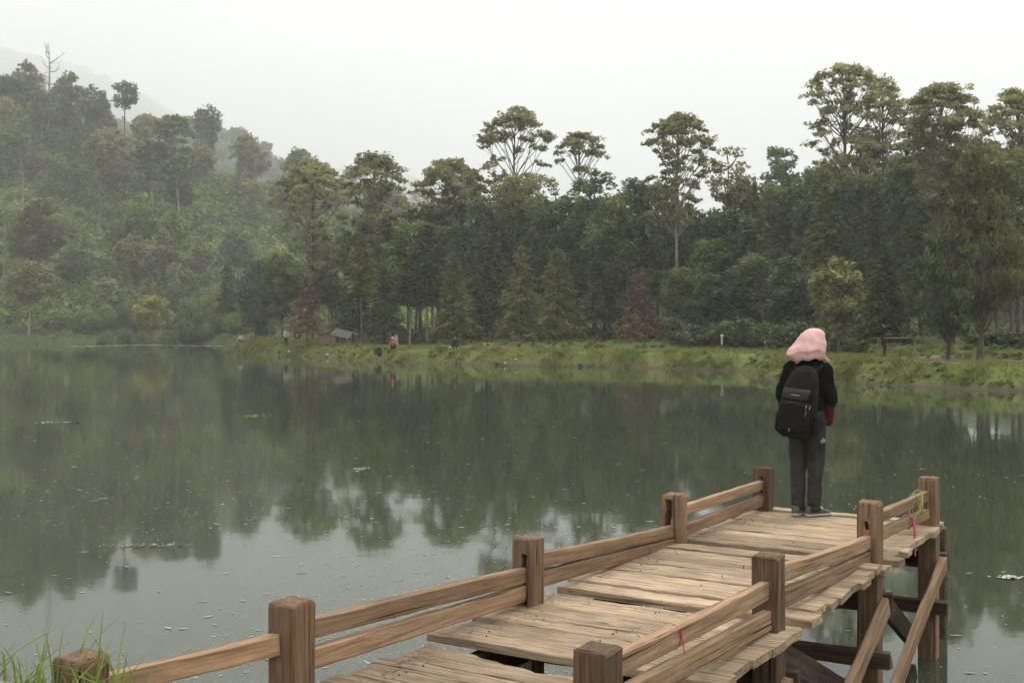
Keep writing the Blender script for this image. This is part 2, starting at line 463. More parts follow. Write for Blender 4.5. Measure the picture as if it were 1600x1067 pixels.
def leaf_faces(C, size, rng, up=0.5, elong=1.5, axis=None, width=1.0):
    """kite shaped leaf clusters at the points C"""
    n = len(C)
    nrm = unit(n, rng); nrm[:, 2] = np.abs(nrm[:, 2]) + up
    nrm /= np.linalg.norm(nrm, axis=1, keepdims=True)
    a = unit(n, rng) if axis is None else axis + 0.45 * unit(n, rng)
    t = a - (a * nrm).sum(1, keepdims=True) * nrm
    t /= (np.linalg.norm(t, axis=1, keepdims=True) + 1e-9)
    b = np.cross(nrm, t)
    s = np.asarray(size).reshape(-1, 1) * np.ones((n, 1))
    l = s * elong; w = s * width
    k = rng.uniform(-0.35, 0.35, (n, 1))
    V = np.stack([C - t * l, C + b * w + t * l * k, C + t * l, C - b * w - t * l * k], 1).reshape(-1, 3)
    Fq = np.arange(4 * n).reshape(n, 4)
    return V, Fq

def clump_pts(c, r, n, rng, flat=0.35, shell=0.5):
    d = unit(n, rng)
    rr = shell + (1 - shell) * rng.uniform(0, 1, (n, 1)) ** 0.6
    lump = 1 + 0.22 * np.sin(d[:, :1] * 5 + c[0]) * np.sin(d[:, 1:2] * 6 + c[1]) + 0.12 * rng.normal(size=(n, 1))
    p = d * rr * lump
    p[:, 2] = np.where(p[:, 2] < -flat, -flat + 0.25 * (p[:, 2] + flat), p[:, 2])
    return np.asarray(c) + p * np.asarray(r)

def tube(pts, radii, sides=6):
    pts = np.asarray(pts, float); n = len(pts)
    tang = np.gradient(pts, axis=0)
    tang /= (np.linalg.norm(tang, axis=1, keepdims=True) + 1e-9)
    up = np.array([0.0, 0.0, 1.0])
    V = []
    for i in range(n):
        t = tang[i]
        a = np.cross(t, up if abs(t[2]) < 0.9 else np.array([1.0, 0, 0])); a /= np.linalg.norm(a)
        b = np.cross(t, a)
        th = np.arange(sides) / sides * 2 * math.pi
        V.append(pts[i] + radii[i] * (np.cos(th)[:, None] * a + np.sin(th)[:, None] * b))
    V = np.concatenate(V)
    Fq = [(i * sides + j, i * sides + (j + 1) % sides, (i + 1) * sides + (j + 1) % sides, (i + 1) * sides + j) for i in range(n - 1) for j in range(sides)]
    return V, np.array(Fq)

def cat(parts):
    Vs, Fs, o = [], [], 0
    for v, f in parts:
        Vs.append(v); Fs.append(f + o); o += len(v)
    return np.concatenate(Vs), np.concatenate(Fs)

def curve_pts(a, b, rng, bow=0.1, n=5, sag=0.0):
    a = np.asarray(a, float); b = np.asarray(b, float)
    L = np.linalg.norm(b - a)
    off = rng.normal(size=3) * bow * L
    t = np.linspace(0, 1, n)[:, None]
    p = a * (1 - t) + b * t + off * (4 * t * (1 - t)) * 0.5
    p[:, 2] += sag * L * (4 * t * (1 - t))[:, 0]
    return p

def crown_from(clumps, rng, leaf, dens, up=0.4, elong=1.5, flat=0.35, shell=0.5, axis=None, width=1.0):
    Vs, Fs, T, o = [], [], [], 0
    for c, r in clumps:
        area = (r[0] * r[1] + r[0] * r[2] + r[1] * r[2]) / 3 * 12.5
        n = max(12, int(dens * area / (leaf * leaf * elong * width * 2.0)))
        p = clump_pts(c, r, n, rng, flat, shell)
        ax = None
        if axis is not None:
            ax = np.tile(np.asarray(axis, float), (n, 1))
        v, f = leaf_faces(p, leaf * rng.uniform(0.45, 1.5, n), rng, up, elong, ax, width)
        Vs.append(v); Fs.append(f + o); o += len(v)
        base = rng.uniform(0.15, 0.80)
        T.append(np.clip(base + rng.normal(size=n) * 0.17, 0, 1))
    return np.concatenate(Vs), np.concatenate(Fs), np.concatenate(T)

def tree_umbrella(H, W, cb, rng, leaf, dens=0.6, npad=34, hollow=0.5, dome=0.6, tiers=0.45, lean=0.0, trunk_r=None, pad=0.2):
    """tall tree of flat leafy pads carried on rising limbs: a domed roof of pads with looser tiers below; cb = crown base as a share of the height"""
    tr = trunk_r or H * 0.0105
    top = np.array([lean * H, 0, H * 0.93])
    axisp = curve_pts((0, 0, -0.3), top, rng, 0.02, 9)
    radii = np.linspace(tr, tr * 0.22, 9); radii[0] *= 1.35
    wood = [tube(axisp, radii, 7)]
    clumps = []
    zb = H * (cb + (1 - cb) * (1 - dome))
    ga = rng.uniform(0, 6.28)
    nt_ = int(npad * tiers); nd_ = npad - nt_
    spots = []
    for i in range(nd_):
        rho = W * 0.93 * math.sqrt((i + 0.5) / nd_)
        z = zb + (H - zb) * math.sqrt(max(0.0, 1 - (rho / W) ** 2)) - abs(rng.normal()) * 0.05 * (H - zb)
        spots.append((rho, z, ga + i * 2.39996 + rng.normal() * 0.25))
    for i in range(nt_):
        t = (i + 0.5) / nt_ * 0.75
        z = H * (cb + (1 - cb) * t)
        rho = W * rng.uniform(hollow, 1.0) * (0.72 + 0.28 * min(1, t / 0.4))
        spots.append((rho, z, ga + 1.0 + i * 2.39996 + rng.normal() * 0.4))
    for rho, z, a in spots:
        pr = W * pad * rng.uniform(0.75, 1.3)
        rho = max(0.0, rho - pr * 0.45)
        at = np.array([lean * z, 0, 0])
        c = at + np.array([math.cos(a) * rho, math.sin(a) * rho, z - pr * 0.4])
        tilt = -0.35 * rho / W
        m = 7
        for k in range(m):
            ox, oy = rng.normal(size=2) * pr * 0.55
            out = ox * math.cos(a) + oy * math.sin(a)
            rr = pr * rng.uniform(0.42, 0.70)
            clumps.append((c + np.array([ox, oy, out * tilt + rng.normal() * pr * 0.12]), (rr, rr, rr * 0.66)))
        zs = z - rho * rng.uniform(0.8, 1.2) - 0.06 * H
        zs = min(max(zs, H * cb * 0.85, 0.2 * H), H * 0.9)
        s = np.array([np.interp(zs, axisp[:, 2], axisp[:, k]) for k in range(3)]); s[2] = zs
        e = c - np.array([0, 0, pr * 0.12])
        bp = curve_pts(s, e, rng, 0.09, 5, -0.03)
        wood.append(tube(bp, np.linspace(tr * 0.26, tr * 0.07, 5), 4))
        for k in range(2):
            e2 = e + rng.normal(size=3) * np.array([pr * 0.5, pr * 0.5, pr * 0.12])
            wood.append(tube(curve_pts(bp[3], e2, rng, 0.1, 3), np.linspace(tr * 0.10, tr * 0.04, 3), 3))
    wv, wf = cat(wood)
    cv, cf, ct = crown_from(clumps, rng, leaf, dens * 0.56, 0.35, 1.6, 0.45, 0.2)
    return (wv, wf), (cv, cf, ct)

def tree_broad(H, W, cb, rng, leaf, dens=0.75, nclump=46, trunk_r=None, lean=0.0, up=0.35, elong=1.5, width=1.0, axis=None, egg=0.45, tuft=0.26):
    """rounded broadleaved tree: many overlapping tufts over an egg shaped crown"""
    tr = trunk_r or H * 0.014
    top = np.array([lean * H, 0, H * 0.88])
    axisp = curve_pts((0, 0, -0.3), top, rng, 0.03, 8)
    radii = np.linspace(tr, tr * 0.2, 8); radii[0] *= 1.3
    wood = [tube(axisp, radii, 7)]
    cz = H * (cb + (1 - cb) * egg); hz_up = H - cz; hz_dn = cz - H * cb
    clumps = []
    for i in range(nclump):
        d = unit(1, rng)[0]
        rf = rng.uniform(0.45, 0.9) ** 0.7
        r = W * tuft * rng.uniform(0.65, 1.25)
        hz = hz_up if d[2] > 0 else hz_dn
        c = np.array([d[0] * (W - r * 0.7) * rf + lean * H * 0.7, d[1] * (W - r * 0.7) * rf, cz + d[2] * (hz - r * 0.5) * rf])
        clumps.append((c, (r, r, r * 0.8)))
        if i % 3 == 0:
            zs = max(H * cb * 0.9, c[2] - 0.9 * math.hypot(c[0], c[1]) - 0.5)
            s = np.array([np.interp(zs, axisp[:, 2], axisp[:, k]) for k in range(3)]); s[2] = zs
            wood.append(tube(curve_pts(s, c, rng, 0.08, 4), np.linspace(tr * 0.4, tr * 0.1, 4), 4))
    wv, wf = cat(wood)
    cv, cf, ct = crown_from(clumps, rng, leaf, dens, up, elong, 0.6, 0.55, axis, width)
    return (wv, wf), (cv, cf, ct)

def tree_conifer(H, W, cb, rng, leaf, nb=120, per=34, trunk_r=None, power=0.85, droop=0.12, bulge=0.0):
    """conical conifer: whorls of drooping feathery branches"""
    tr = trunk_r or H * 0.014
    wood = [tube(curve_pts((0, 0, -0.3), (0, 0, H * 0.985), rng, 0.012, 7), np.linspace(tr, tr * 0.08, 7), 6)]
    C, AX, T = [], [], []
    for i in range(nb):
        t = (i + rng.uniform(0, 1)) / nb
        t = t ** 1.15
        z = H * (cb + (1 - cb) * t)
        L = W * ((1 - t) ** power * (1 + bulge * math.sin(t * 9)) + 0.03) * rng.uniform(0.62, 1.08)
        a = i * 2.39996 + rng.normal() * 0.25
        d = np.array([math.cos(a), math.sin(a), 0.0])
        e = np.array([d[0] * L, d[1] * L, z + L * (0.10 - droop) + (0.35 * L if t > 0.8 else 0)])
        s = np.array([0, 0, z])
        if i % 2 == 0:
            wood.append(tube(np.array([s, (s + e) / 2 + (0, 0, 0.05 * L), e * 0.9 + s * 0.1]), [tr * 0.22 * (1 - t * 0.7), tr * 0.13 * (1 - t * 0.7), tr * 0.05], 3))
        n = max(8, int(per * (0.35 + L / W)))
        u = rng.uniform(0.12, 1.02, n) ** 0.75
        pp = s + (e - s) * u[:, None]
        pp[:, 2] += 0.10 * L * (4 * u * (1 - u)) - rng.uniform(0, 0.10 * L, n)
        side = np.array([-d[1], d[0], 0])
        spread = (0.10 + 0.26 * u * (1.15 - u)) * L
        sgn = rng.uniform(-1, 1, n)
        pp += side * (sgn * spread)[:, None]
        C.append(pp)
        ax = np.tile(d, (n, 1)) + side * np.sign(sgn)[:, None] * 0.7 + np.array([0, 0, -0.25])
        AX.append(ax / np.linalg.norm(ax, axis=1, keepdims=True))
        T.append(np.clip(rng.uniform(0.25, 0.6) + 0.22 * u + rng.normal(size=n) * 0.13, 0, 1))
    C = np.concatenate(C); AX = np.concatenate(AX); T = np.concatenate(T)
    v, f = leaf_faces(C, leaf * rng.uniform(0.6, 1.3, len(C)), rng, 0.4, 2.1, AX, 0.75)
    wv, wf = cat(wood)
    return (wv, wf), (v, f, T)

def tree_dead(H, W, rng, tr=None, n=11):
    tr = tr or H * 0.018
    ax = curve_pts((0, 0, -0.3), (0.03 * H, 0, H), rng, 0.03, 9)
    wood = [tube(ax, np.linspace(tr, tr * 0.12, 9), 7)]
    for i in range(n):
        z = H * (0.42 + 0.5 * i / n)
        s = np.array([np.interp(z, ax[:, 2], ax[:, k]) for k in range(3)]); s[2] = z
        a = i * 2.4 + rng.normal() * 0.4
        L = W * rng.uniform(0.6, 1.1) * (1 - 0.35 * i / n)
        e = s + np.array([math.cos(a) * L, math.sin(a) * L, L * rng.uniform(0.6, 1.2)])
        bp = curve_pts(s, e, rng, 0.18, 6, -0.06)
        wood.append(tube(bp, np.linspace(tr * 0.38, tr * 0.07, 6), 4))
        for k in range(4):
            b = bp[rng.integers(2, 6)]
            e2 = b + np.array([rng.normal() * 0.4, rng.normal() * 0.4, rng.uniform(0.1, 0.6)]) * L * 0.6
            wood.append(tube(curve_pts(b, e2, rng, 0.15, 4), np.linspace(tr * 0.13, tr * 0.04, 4), 3))
    return cat(wood)

def make_tree(name, label, data, loc, rz, leafm, barkm, cat_='tree', group=None, kind_part='crown'):
    (wv, wf), crown = data
    root = empty(name, loc, rz)
    tag(root, label, cat_, group)
    link('trunk', np_mesh('trunk', wv, wf, barkm, smooth=True), root)
    if crown is not None:
        cv, cf, ct = crown
        link(kind_part, np_mesh(kind_part, cv, cf, leafm, ct), root)
    return root

def copy_tree(o, parent=None):
    c = o.copy(); col.objects.link(c); c.parent = parent
    for ch in o.children: copy_tree(ch, c)
    return c

def hero(kind, px, D, top, hw, cbot, seed, leafm, barkm, label, name, group=None, leaf=None, rz=None, **kw):
    """tree given by where it stands (column, distance), the row of its top, half width and crown base in the photograph"""
    b = GP(px, D)
    zt = EYE + (HOR - top) / F * D
    zc = EYE + (HOR - cbot) / F * D
    H = zt - b.z; W = hw * D / F; cb = max(0.03, (zc - b.z) / H)
    rng = np.random.default_rng(seed)
    lf = leaf or D * 0.00092
    if kind == 'u': d = tree_umbrella(H, W, cb, rng, lf, **kw)
    elif kind == 'b': d = tree_broad(H, W, cb, rng, lf, **kw)
    elif kind == 'c': d = tree_conifer(H, W, cb, rng, lf, **kw)
    elif kind == 'f': d = tree_broad(H, W, cb, rng, lf, up=0.1, elong=2.4, width=0.55, axis=(0, 0, -0.8), **kw)
    elif kind == 'd': d = (tree_dead(H, W, rng, **kw), None)
    return make_tree(name, label, d, b, rng.uniform(0, 6.28) if rz is None else rz, M[leafm] if leafm else None, M[barkm], 'tree', group)

# ---- skyline and lakeside trees, one by one
hero('u', 487, 122, 245, 66, 430, 11, 'euc', 'bark', 'tall layered umbrella tree standing above the reddish conifer near the hut', 'umbrella_tree', npad=62, hollow=0.45, pad=0.2, dome=0.5, tiers=0.6)
hero('u', 584, 116, 236, 58, 400, 12, 'euc', 'barkpale', 'tall umbrella tree with pale trunk, right neighbour of the one above the hut', 'umbrella_tree', npad=62, hollow=0.45, pad=0.22, dome=0.55, tiers=0.5)
hero('u', 705, 112, 245, 64, 380, 13, 'euc', 'bark', 'dense dome-topped umbrella tree left of the tallest airy crown at mid forest', 'umbrella_tree', npad=70, hollow=0.3, dens=0.7, pad=0.22, dome=0.6)
hero('u', 805, 112, 165, 62, 285, 14, 'euc', 'bark', 'tallest airy umbrella tree in mid forest with thin spreading limbs against the sky', 'umbrella_tree', npad=34, hollow=0.85, pad=0.2, dome=0.75, tiers=0.35)
hero('b', 808, 104, 258, 50, 380, 15, 'euc', 'bark', 'round leafy tree directly below the tallest airy umbrella crown', 'leafy_tree', nclump=50)
hero('u', 906, 118, 204, 41, 268, 16, 'euc', 'bark', 'small airy umbrella tree beside the tallest mid forest crown, to its right', 'umbrella_tree', npad=26, hollow=0.8, pad=0.24, dome=0.8, tiers=0.25)
hero('b', 868, 100, 268, 42, 400, 17, 'mid', 'bark', 'leafy tree under the small airy umbrella crown', 'leafy_tree')
hero('b', 930, 98, 250, 48, 420, 18, 'dark', 'bark', 'dark glossy broadleaved tree left of the tall layered tree at mid right', 'broadleaf_tree', nclump=60)
hero('b', 985, 96, 262, 46, 420, 19, 'dark', 'bark', 'dark broadleaved tree touching the left side of the tall layered tree', 'broadleaf_tree', nclump=54)
hero('u', 1060, 90, 175, 60, 345, 20, 'euc', 'barkpale', 'tall layered umbrella tree with long bare trunk right of the russet conifer', 'umbrella_tree', npad=74, hollow=0.3, pad=0.19, dome=0.45, tiers=0.6, rz=0.3)
hero('b', 1138, 96, 222, 40, 330, 21, 'euc', 'bark', 'thin open-crowned tree right of the tall layered umbrella tree', 'leafy_tree', dens=0.42, nclump=34)
hero('b', 1220, 130, 217, 34, 330, 22, 'dark', 'bark', 'dark round treetop poking up far behind the forest edge, left of the highest tree', 'distant_tree')
hero('u', 1318, 92, 97, 66, 290, 23, 'euc', 'bark', 'highest umbrella tree of the right hand forest, tiers of flat pads', 'umbrella_tree', npad=66, hollow=0.45, pad=0.2, dome=0.4, tiers=0.6)
hero('u', 1378, 95, 118, 42, 300, 24, 'euc', 'bark', 'slender umbrella tree leaning against the highest tree, on its right', 'umbrella_tree', npad=40, hollow=0.5, pad=0.26, dome=0.5)
hero('u', 1470, 80, 127, 72, 330, 25, 'euc', 'barkpale', 'broad domed umbrella tree with pale forked limbs right of the highest tree', 'umbrella_tree', npad=80, hollow=0.3, pad=0.2, dens=0.7, dome=0.55)
hero('u', 1590, 84, 135, 56, 300, 26, 'euc', 'bark', 'umbrella tree at the right edge of the picture', 'umbrella_tree', npad=60, hollow=0.3, pad=0.22)
hero('f', 1530, 56, 205, 84, 520, 27, 'cas', 'bark', 'large brownish feathery tree over the path at the right edge', 'feathery_tree', leaf=0.085, nclump=90, dens=0.62, egg=0.4, tuft=0.2)
hero('f', 1480, 54, 330, 56, 538, 28, 'condark', 'barkdark', 'dark feathery conifer with thick trunk beside the bamboo frame', 'feathery_tree', leaf=0.08, nclump=70, dens=0.7, egg=0.35, tuft=0.22)
hero('c', 1382, 60, 385, 54, 535, 29, 'condark', 'barkdark', 'dark conifer standing behind the bamboo frame', 'conifer_tree', leaf=0.085, nb=170, per=46)
hero('b', 1310, 68, 388, 52, 530, 30, 'olive', 'bark', 'pale olive broadleaved tree above the headscarf of the standing person', 'broadleaf_tree', leaf=0.085, nclump=60, dens=0.7)
hero('c', 708, 93, 402, 38, 520, 31, 'con', 'barkdark', 'bushy olive conifer at forest edge, left of the conifer pair', 'conifer_tree', nb=140, per=40, power=0.6)
hero('c', 815, 92, 384, 42, 520, 32, 'con', 'barkdark', 'tall olive conifer, left one of the pair at mid forest edge', 'conifer_tree', nb=140, per=40, power=0.65)
hero('c', 872, 90, 390, 48, 520, 33, 'con', 'barkdark', 'wide olive conifer, right one of the pair at mid forest edge', 'conifer_tree', nb=150, per=42, power=0.6)
hero('c', 552, 104, 400, 38, 520, 34, 'condark', 'barkdark', 'dark green cypress right behind the tin-roofed hut', 'conifer_tree', nb=130, per=40, power=0.7)
hero('c', 480, 101, 430, 34, 520, 35, 'red', 'bark', 'reddish withering conifer on the bank left of the hut', 'withered_conifer', nb=90, per=26, power=0.7)
hero('c', 1000, 86, 424, 40, 528, 36, 'red', 'bark', 'russet dying conifer at forest edge right of the conifer pair', 'withered_conifer', nb=120, per=36, power=0.6, bulge=0.35)

# ---- forest mass behind the edge: each tree its own, kinds shared
def proto(kind, H, W, cb, seed, leaf, **kw):
    rng = np.random.default_rng(seed)
    d = {'u': tree_umbrella, 'b': tree_broad, 'c': tree_conifer}[kind](H, W, cb, rng, leaf, **kw)
    (wv, wf), (cv, cf, ct) = d
    return (wv, wf), (cv, cf, ct)
class Proto:
    def __init__(s, kind, seed, leaf, leafm, barkm, W=0.3, cb=0.3, **kw):
        (wv, wf), (cv, cf, ct) = proto(kind, 10.0, 10.0 * W, cb, seed, leaf, **kw)
        s.tm = np_mesh('trunk', wv, wf, M[barkm], smooth=True)
        s.cm = np_mesh('crown', cv, cf, M[leafm], ct); s.W = 10.0 * W
    def put(s, name, label, base, H, W, rz, group, cat_='tree', part='crown', trunk=True):
        r = empty(name, base, rz); r.scale = (W / s.W, W / s.W, H / 10.0)
        tag(r, label, cat_, group)
        if trunk: link('trunk', s.tm, r)
        link(part, s.cm, r)
        return r
rngf = np.random.default_rng(77)
NTH = []          # (object, column, phrase): told apart by their order from the left
PB = [Proto('b', 100 + i, 0.085, ['dark', 'mid', 'dark', 'mid'][i], 'bark', 0.27, 0.22, nclump=60, dens=0.75) for i in range(4)]
PC = [Proto('c', 120 + i, 0.085, ['con', 'condark', 'condark'][i], 'barkdark', 0.22, 0.18, nb=150, per=42, power=0.65) for i in range(3)]
PP = [Proto('c', 130 + i, 0.085, ['condark', 'con'][i], ['barkpale', 'bark'][i], 0.16, 0.48, nb=110, per=40, power=0.45, trunk_r=0.085) for i in range(2)]
# (column, distance, top row, half width px, kind)
FOREST = [
    (610, 108, 350, 40, 'p'), (640, 104, 340, 42, 'b'), (668, 100, 362, 36, 'p'), (655, 112, 318, 44, 'b'), (740, 104, 300, 44, 'b'), (765, 100, 340, 40, 'c'),
    (775, 108, 310, 40, 'b'), (845, 102, 300, 44, 'b'), (900, 96, 300, 44, 'b'), (955, 92, 300, 44, 'b'), (1012, 92, 320, 40, 'b'), (1030, 98, 275, 34, 'b'),
    (1095, 94, 320, 44, 'b'), (1105, 88, 372, 40, 'b'), (1140, 90, 310, 46, 'b'), (1178, 92, 300, 44, 'c'), (1170, 100, 262, 40, 'b'), (1200, 96, 280, 44, 'b'), (1240, 96, 262, 44, 'b'),
    (1225, 86, 340, 46, 'c'), (1270, 92, 258, 44, 'b'), (1290, 84, 300, 46, 'c'), (1335, 84, 250, 44, 'b'), (1365, 80, 300, 46, 'c'), (1400, 84, 235, 46, 'b'),
    (1420, 76, 280, 46, 'c'), (1440, 72, 330, 44, 'c'), (1530, 78, 215, 52, 'b'), (1560, 72, 260, 52, 'b'), (1610, 74, 220, 56, 'b'), (1640, 62, 300, 60, 'b'),
    (1180, 82, 400, 42, 'b'), (1245, 78, 400, 44, 'b'), (1070, 84, 420, 36, 'b'), (945, 90, 400, 36, 'c'), (760, 96, 420, 32, 'c'), (1120, 82, 430, 36, 'b'),
    (600, 100, 430, 32, 'c'), (640, 98, 420, 32, 'p'), (440, 128, 395, 34, 'b'), (400, 150, 400, 30, 'b'), (520, 128, 380, 40, 'b'), (1680, 66, 240, 60, 'b'), (1720, 58, 300, 60, 'b'),
    (1350, 100, 190, 46, 'b'), (1440, 96, 190, 46, 'b'), (1290, 104, 230, 40, 'b'), (570, 122, 330, 40, 'b'), (690, 118, 310, 44, 'b'), (1500, 88, 200, 50, 'b'), (1580, 90, 190, 50, 'b')]
for i, (px, D, top, hw, k) in enumerate(FOREST):
    b = GP(px, D)
    H = EYE + (HOR - top + 12) / F * D - b.z
    W = hw * D / F * 1.2
    pr = {'b': PB[i % 4], 'c': PC[i % 3], 'p': PP[i % 2]}[k]
    nm, lb, gp = {'b': ('forest_tree', 'leafy tree in the forest wall behind the bank', 'broadleaved trees filling the forest'),
                  'c': ('forest_conifer', 'conifer among leafy trees in the forest wall', 'conifers filling the forest'),
                  'p': ('forest_pine', 'broader pine in the forest right of the hut', 'slim pines behind the hut')}[k]
    NTH.append((pr.put(nm, lb, b, H, W, rngf.uniform(0, 6.28), gp), px, lb))
# thin bare trunks in the shade left of the conifers
for i in range(34):
    px = rngf.uniform(535, 1010) if i < 22 else rngf.uniform(350, 530)
    D = rngf.uniform(98, 122) if px > 530 else rngf.uniform(135, 160)
    b = GP(px, D)
    NTH.append((PP[i % 2].put('forest_pine', '', b, rngf.uniform(9, 13), rngf.uniform(1.3, 1.9), rngf.uniform(0, 6.28), 'bare-trunked pines in the shade'), px, 'slim bare-trunked pine in the shade of the forest edge'))
# back rows closing the wood
for i in range(46):
    px = rngf.uniform(560, 1750); D = rngf.uniform(118, 165)
    b = GP(px, D)
    lim = np.interp(px, [560, 640, 700, 800, 900, 1000, 1100, 1180, 1250, 1300, 1420, 1480, 1750], [340, 330, 300, 290, 290, 300, 300, 290, 270, 220, 190, 190, 190])
    zt = EYE + (HOR - (lim + rngf.uniform(8, 60))) / F * D
    H = max(6, min(zt - b.z, 22))
    NTH.append((PB[i % 4].put('forest_tree', '', b, H, H * rngf.uniform(0.26, 0.34), rngf.uniform(0, 6.28), 'broadleaved trees at the back of the forest'), px, 'leafy tree in the back rows of the forest'))

# ---- far left shore and hillside
hero('b', 45, 184, 402, 46, 480, 41, 'olive', 'barkpale', 'pale-trunked crooked tree on the grassy spit at far left shore', 'lakeside_tree', leaf=0.2, dens=0.6, nclump=50)
hero('b', 60, 205, 305, 46, 420, 42, 'rust', 'bark', 'rust-tinged round tree on the lower hillside at far left', 'hillside_tree', leaf=0.22, nclump=60)
hero('b', 237, 178, 455, 33, 522, 43, 'yel', 'bark', 'bright yellow-green tree on the far shore', 'yellow_tree', leaf=0.17, nclump=50, dens=0.8)
hero('d', 72, 318, 68, 30, 200, 44, None, 'barkpale', 'bare dead tree standing highest on the misty hill', 'dead_tree')
hero('b', 196, 310, 120, 24, 178, 45, 'dark', 'bark', 'dark lone tree with clear trunk on the hill crest', 'hillside_tree', leaf=0.3, dens=0.62, nclump=40)
hero('b', 150, 305, 126, 24, 190, 46, 'mid', 'bark', 'shaggy tree on the crest just left of the dark lone tree', 'hillside_tree', leaf=0.3, dens=0.7)
hero('b', 110, 312, 108, 24, 180, 47, 'mid', 'bark', 'tree on the crest beside the bare dead tree, to its right', 'hillside_tree', leaf=0.3, dens=0.55)
hero('u', 18, 305, 116, 40, 190, 48, 'mid', 'bark', 'spreading misty tree on the crest at the left edge', 'hillside_tree', leaf=0.3, npad=22, pad=0.3)
hero('b', 322, 330, 158, 28, 215, 49, 'mid', 'bark', 'tall hazy tree at the top of the middle hillside', 'hillside_tree', leaf=0.32, dens=0.55)
hero('u', 282, 262, 180, 38, 262, 50, 'mid', 'barkpale', 'hillside tree with a pair of long pale trunks', 'hillside_tree', leaf=0.28, npad=30, pad=0.3, trunk_r=0.32, lean=0.1)
hero('u', 238, 258, 222, 30, 285, 51, 'mid', 'barkpale', 'hillside tree with short white trunk left of the pale-trunked pair', 'hillside_tree', leaf=0.28, npad=26, pad=0.3, trunk_r=0.3)
hero('b', 155, 250, 208, 28, 262, 52, 'rust', 'bark', 'brownish tree in mid hillside below the crest', 'hillside_tree', leaf=0.28, dens=0.55)
hero('b', 372, 690, 198, 19, 222, 53, 'mid', 'bark', 'hazy round tree on the second ridge', 'hillside_tree', leaf=0.7)
hero('b', 415, 700, 220, 12, 240, 54, 'mid', 'bark', 'small hazy ball-topped tree at the end of the second ridge', 'hillside_tree', leaf=0.7)
hero('d', 28, 240, 228, 12, 300, 55, None, 'barkpale', 'pale bare snag rising from the left hillside scrub', 'dead_tree', n=6)
hero('d', 6, 212, 345, 8, 380, 56, None, 'barkpale', 'short pale snag at the left picture edge below the rusty tree', 'dead_tree', n=5)
hero('b', 120, 222, 380, 28, 440, 57, 'rust', 'bark', 'brownish slim tree right of the rust-tinged round tree', 'hillside_tree', leaf=0.22, dens=0.55)
hero('b', 215, 215, 372, 24, 440, 58, 'rust', 'bark', 'reddish-brown tree on the lower slope above the yellow-green tree', 'hillside_tree', leaf=0.22, dens=0.5)
PH = [Proto(['b', 'u', 'b', 'b', 'b'][i], 150 + i, 0.2, ['mid', 'euc', 'mid', 'hill', 'rust'][i], ['bark', 'barkpale', 'barkpale', 'bark', 'bark'][i], 0.33, 0.3, **([dict(nclump=44, dens=0.7), dict(npad=26, pad=0.3), dict(nclump=44, dens=0.7), dict(nclump=40, dens=0.7), dict(nclump=44, dens=0.55)][i])) for i in range(5)]
rngh = np.random.default_rng(5)
cnt = 0
while cnt < 112:
    px = rngh.uniform(-160, 640); D = rngh.uniform(190, 345)
    b = GP(px, D)
    if px > 480 and D < 210: continue
    dens = fbm(np.array([b.x * 0.035]), np.array([b.y * 0.035]), 61)[0]
    low = D < 225
    if not low and dens < 0.53 and D < 285: continue
    H = rngh.uniform(6.5, 11.5) if low else rngh.uniform(8, 17)
    pr = PH[rngh.integers(0, 5)]
    where = 'foot of the left hill' if low else ('crest of the left hill' if D > 300 else 'slope of the left hill')
    NTH.append((pr.put('hillside_tree', '', b, H, H * rngh.uniform(0.22, 0.34), rngh.uniform(0, 6.28), 'trees at the ' + where), px, 'hazy green tree at the ' + where.replace('of the left hill', 'of left hill')))
    cnt += 1
for i in range(46):     # far ridge
    px = rngh.uniform(-150, 680); D = rngh.uniform(600, 722)
    b = GP(px, D)
    H = rngh.uniform(9, 17)
    NTH.append((PH[rngh.integers(0, 5)].put('ridge_tree', '', b, H, H * rngh.uniform(0.34, 0.5), rngh.uniform(0, 6.28), 'misty trees on the far ridge'), px, 'pale misty tree on the ridge behind the hill'))

# shrubs along the far shore and the forest edge
PS = [Proto('b', 170 + i, 0.16, ['hill', 'mid', 'weed'][i], 'barkdark', 0.62, 0.02, nclump=34, dens=0.85, egg=0.35, tuft=0.33) for i in range(3)]
PS2 = [Proto('b', 180 + i, 0.42, ['mid', 'dark', 'weed'][i], 'barkdark', 0.62, 0.02, nclump=30, dens=0.85, egg=0.35, tuft=0.33) for i in range(3)]
SHORE = [(165, 172, 512, 16), (195, 171, 511, 18), (225, 170, 515, 17), (262, 169, 512, 16), (290, 170, 497, 22), (320, 170, 505, 16), (130, 186, 480, 26), (90, 192, 492, 24), (20, 195, 495, 26), (165, 184, 470, 26), (200, 186, 465, 24), (340, 176, 470, 26), (370, 172, 480, 24), (300, 186, 462, 28), (410, 168, 490, 22), (330, 196, 440, 28), (275, 200, 440, 26)]
for i, (px, D, top, hw) in enumerate(SHORE):
    b = GP(px, D); H = EYE + (HOR - top) / F * D - b.z
    NTH.append((PS[i % 3].put('shore_shrub', '', b, max(1.2, H), hw * D / F, i * 1.3, 'shrubs on the far shore', 'shrub', 'foliage'), px, 'rounded green shrub crowding the far left shore'))
EDGE = [(1060, 82, 515), (1085, 80, 505), (1110, 80, 512), (1140, 79, 500), (1165, 78, 495), (1190, 77, 498), (1215, 75, 505), (1245, 74, 500), (1275, 72, 505), (1045, 84, 500), (1180, 82, 470), (1215, 80, 462), (1255, 78, 470), (1310, 70, 520), (1335, 68, 528), (1560, 62, 520), (1590, 60, 525), (1530, 63, 530), (960, 89, 520), (1620, 58, 515), (925, 92, 522), (1160, 86, 480), (1090, 86, 490)]
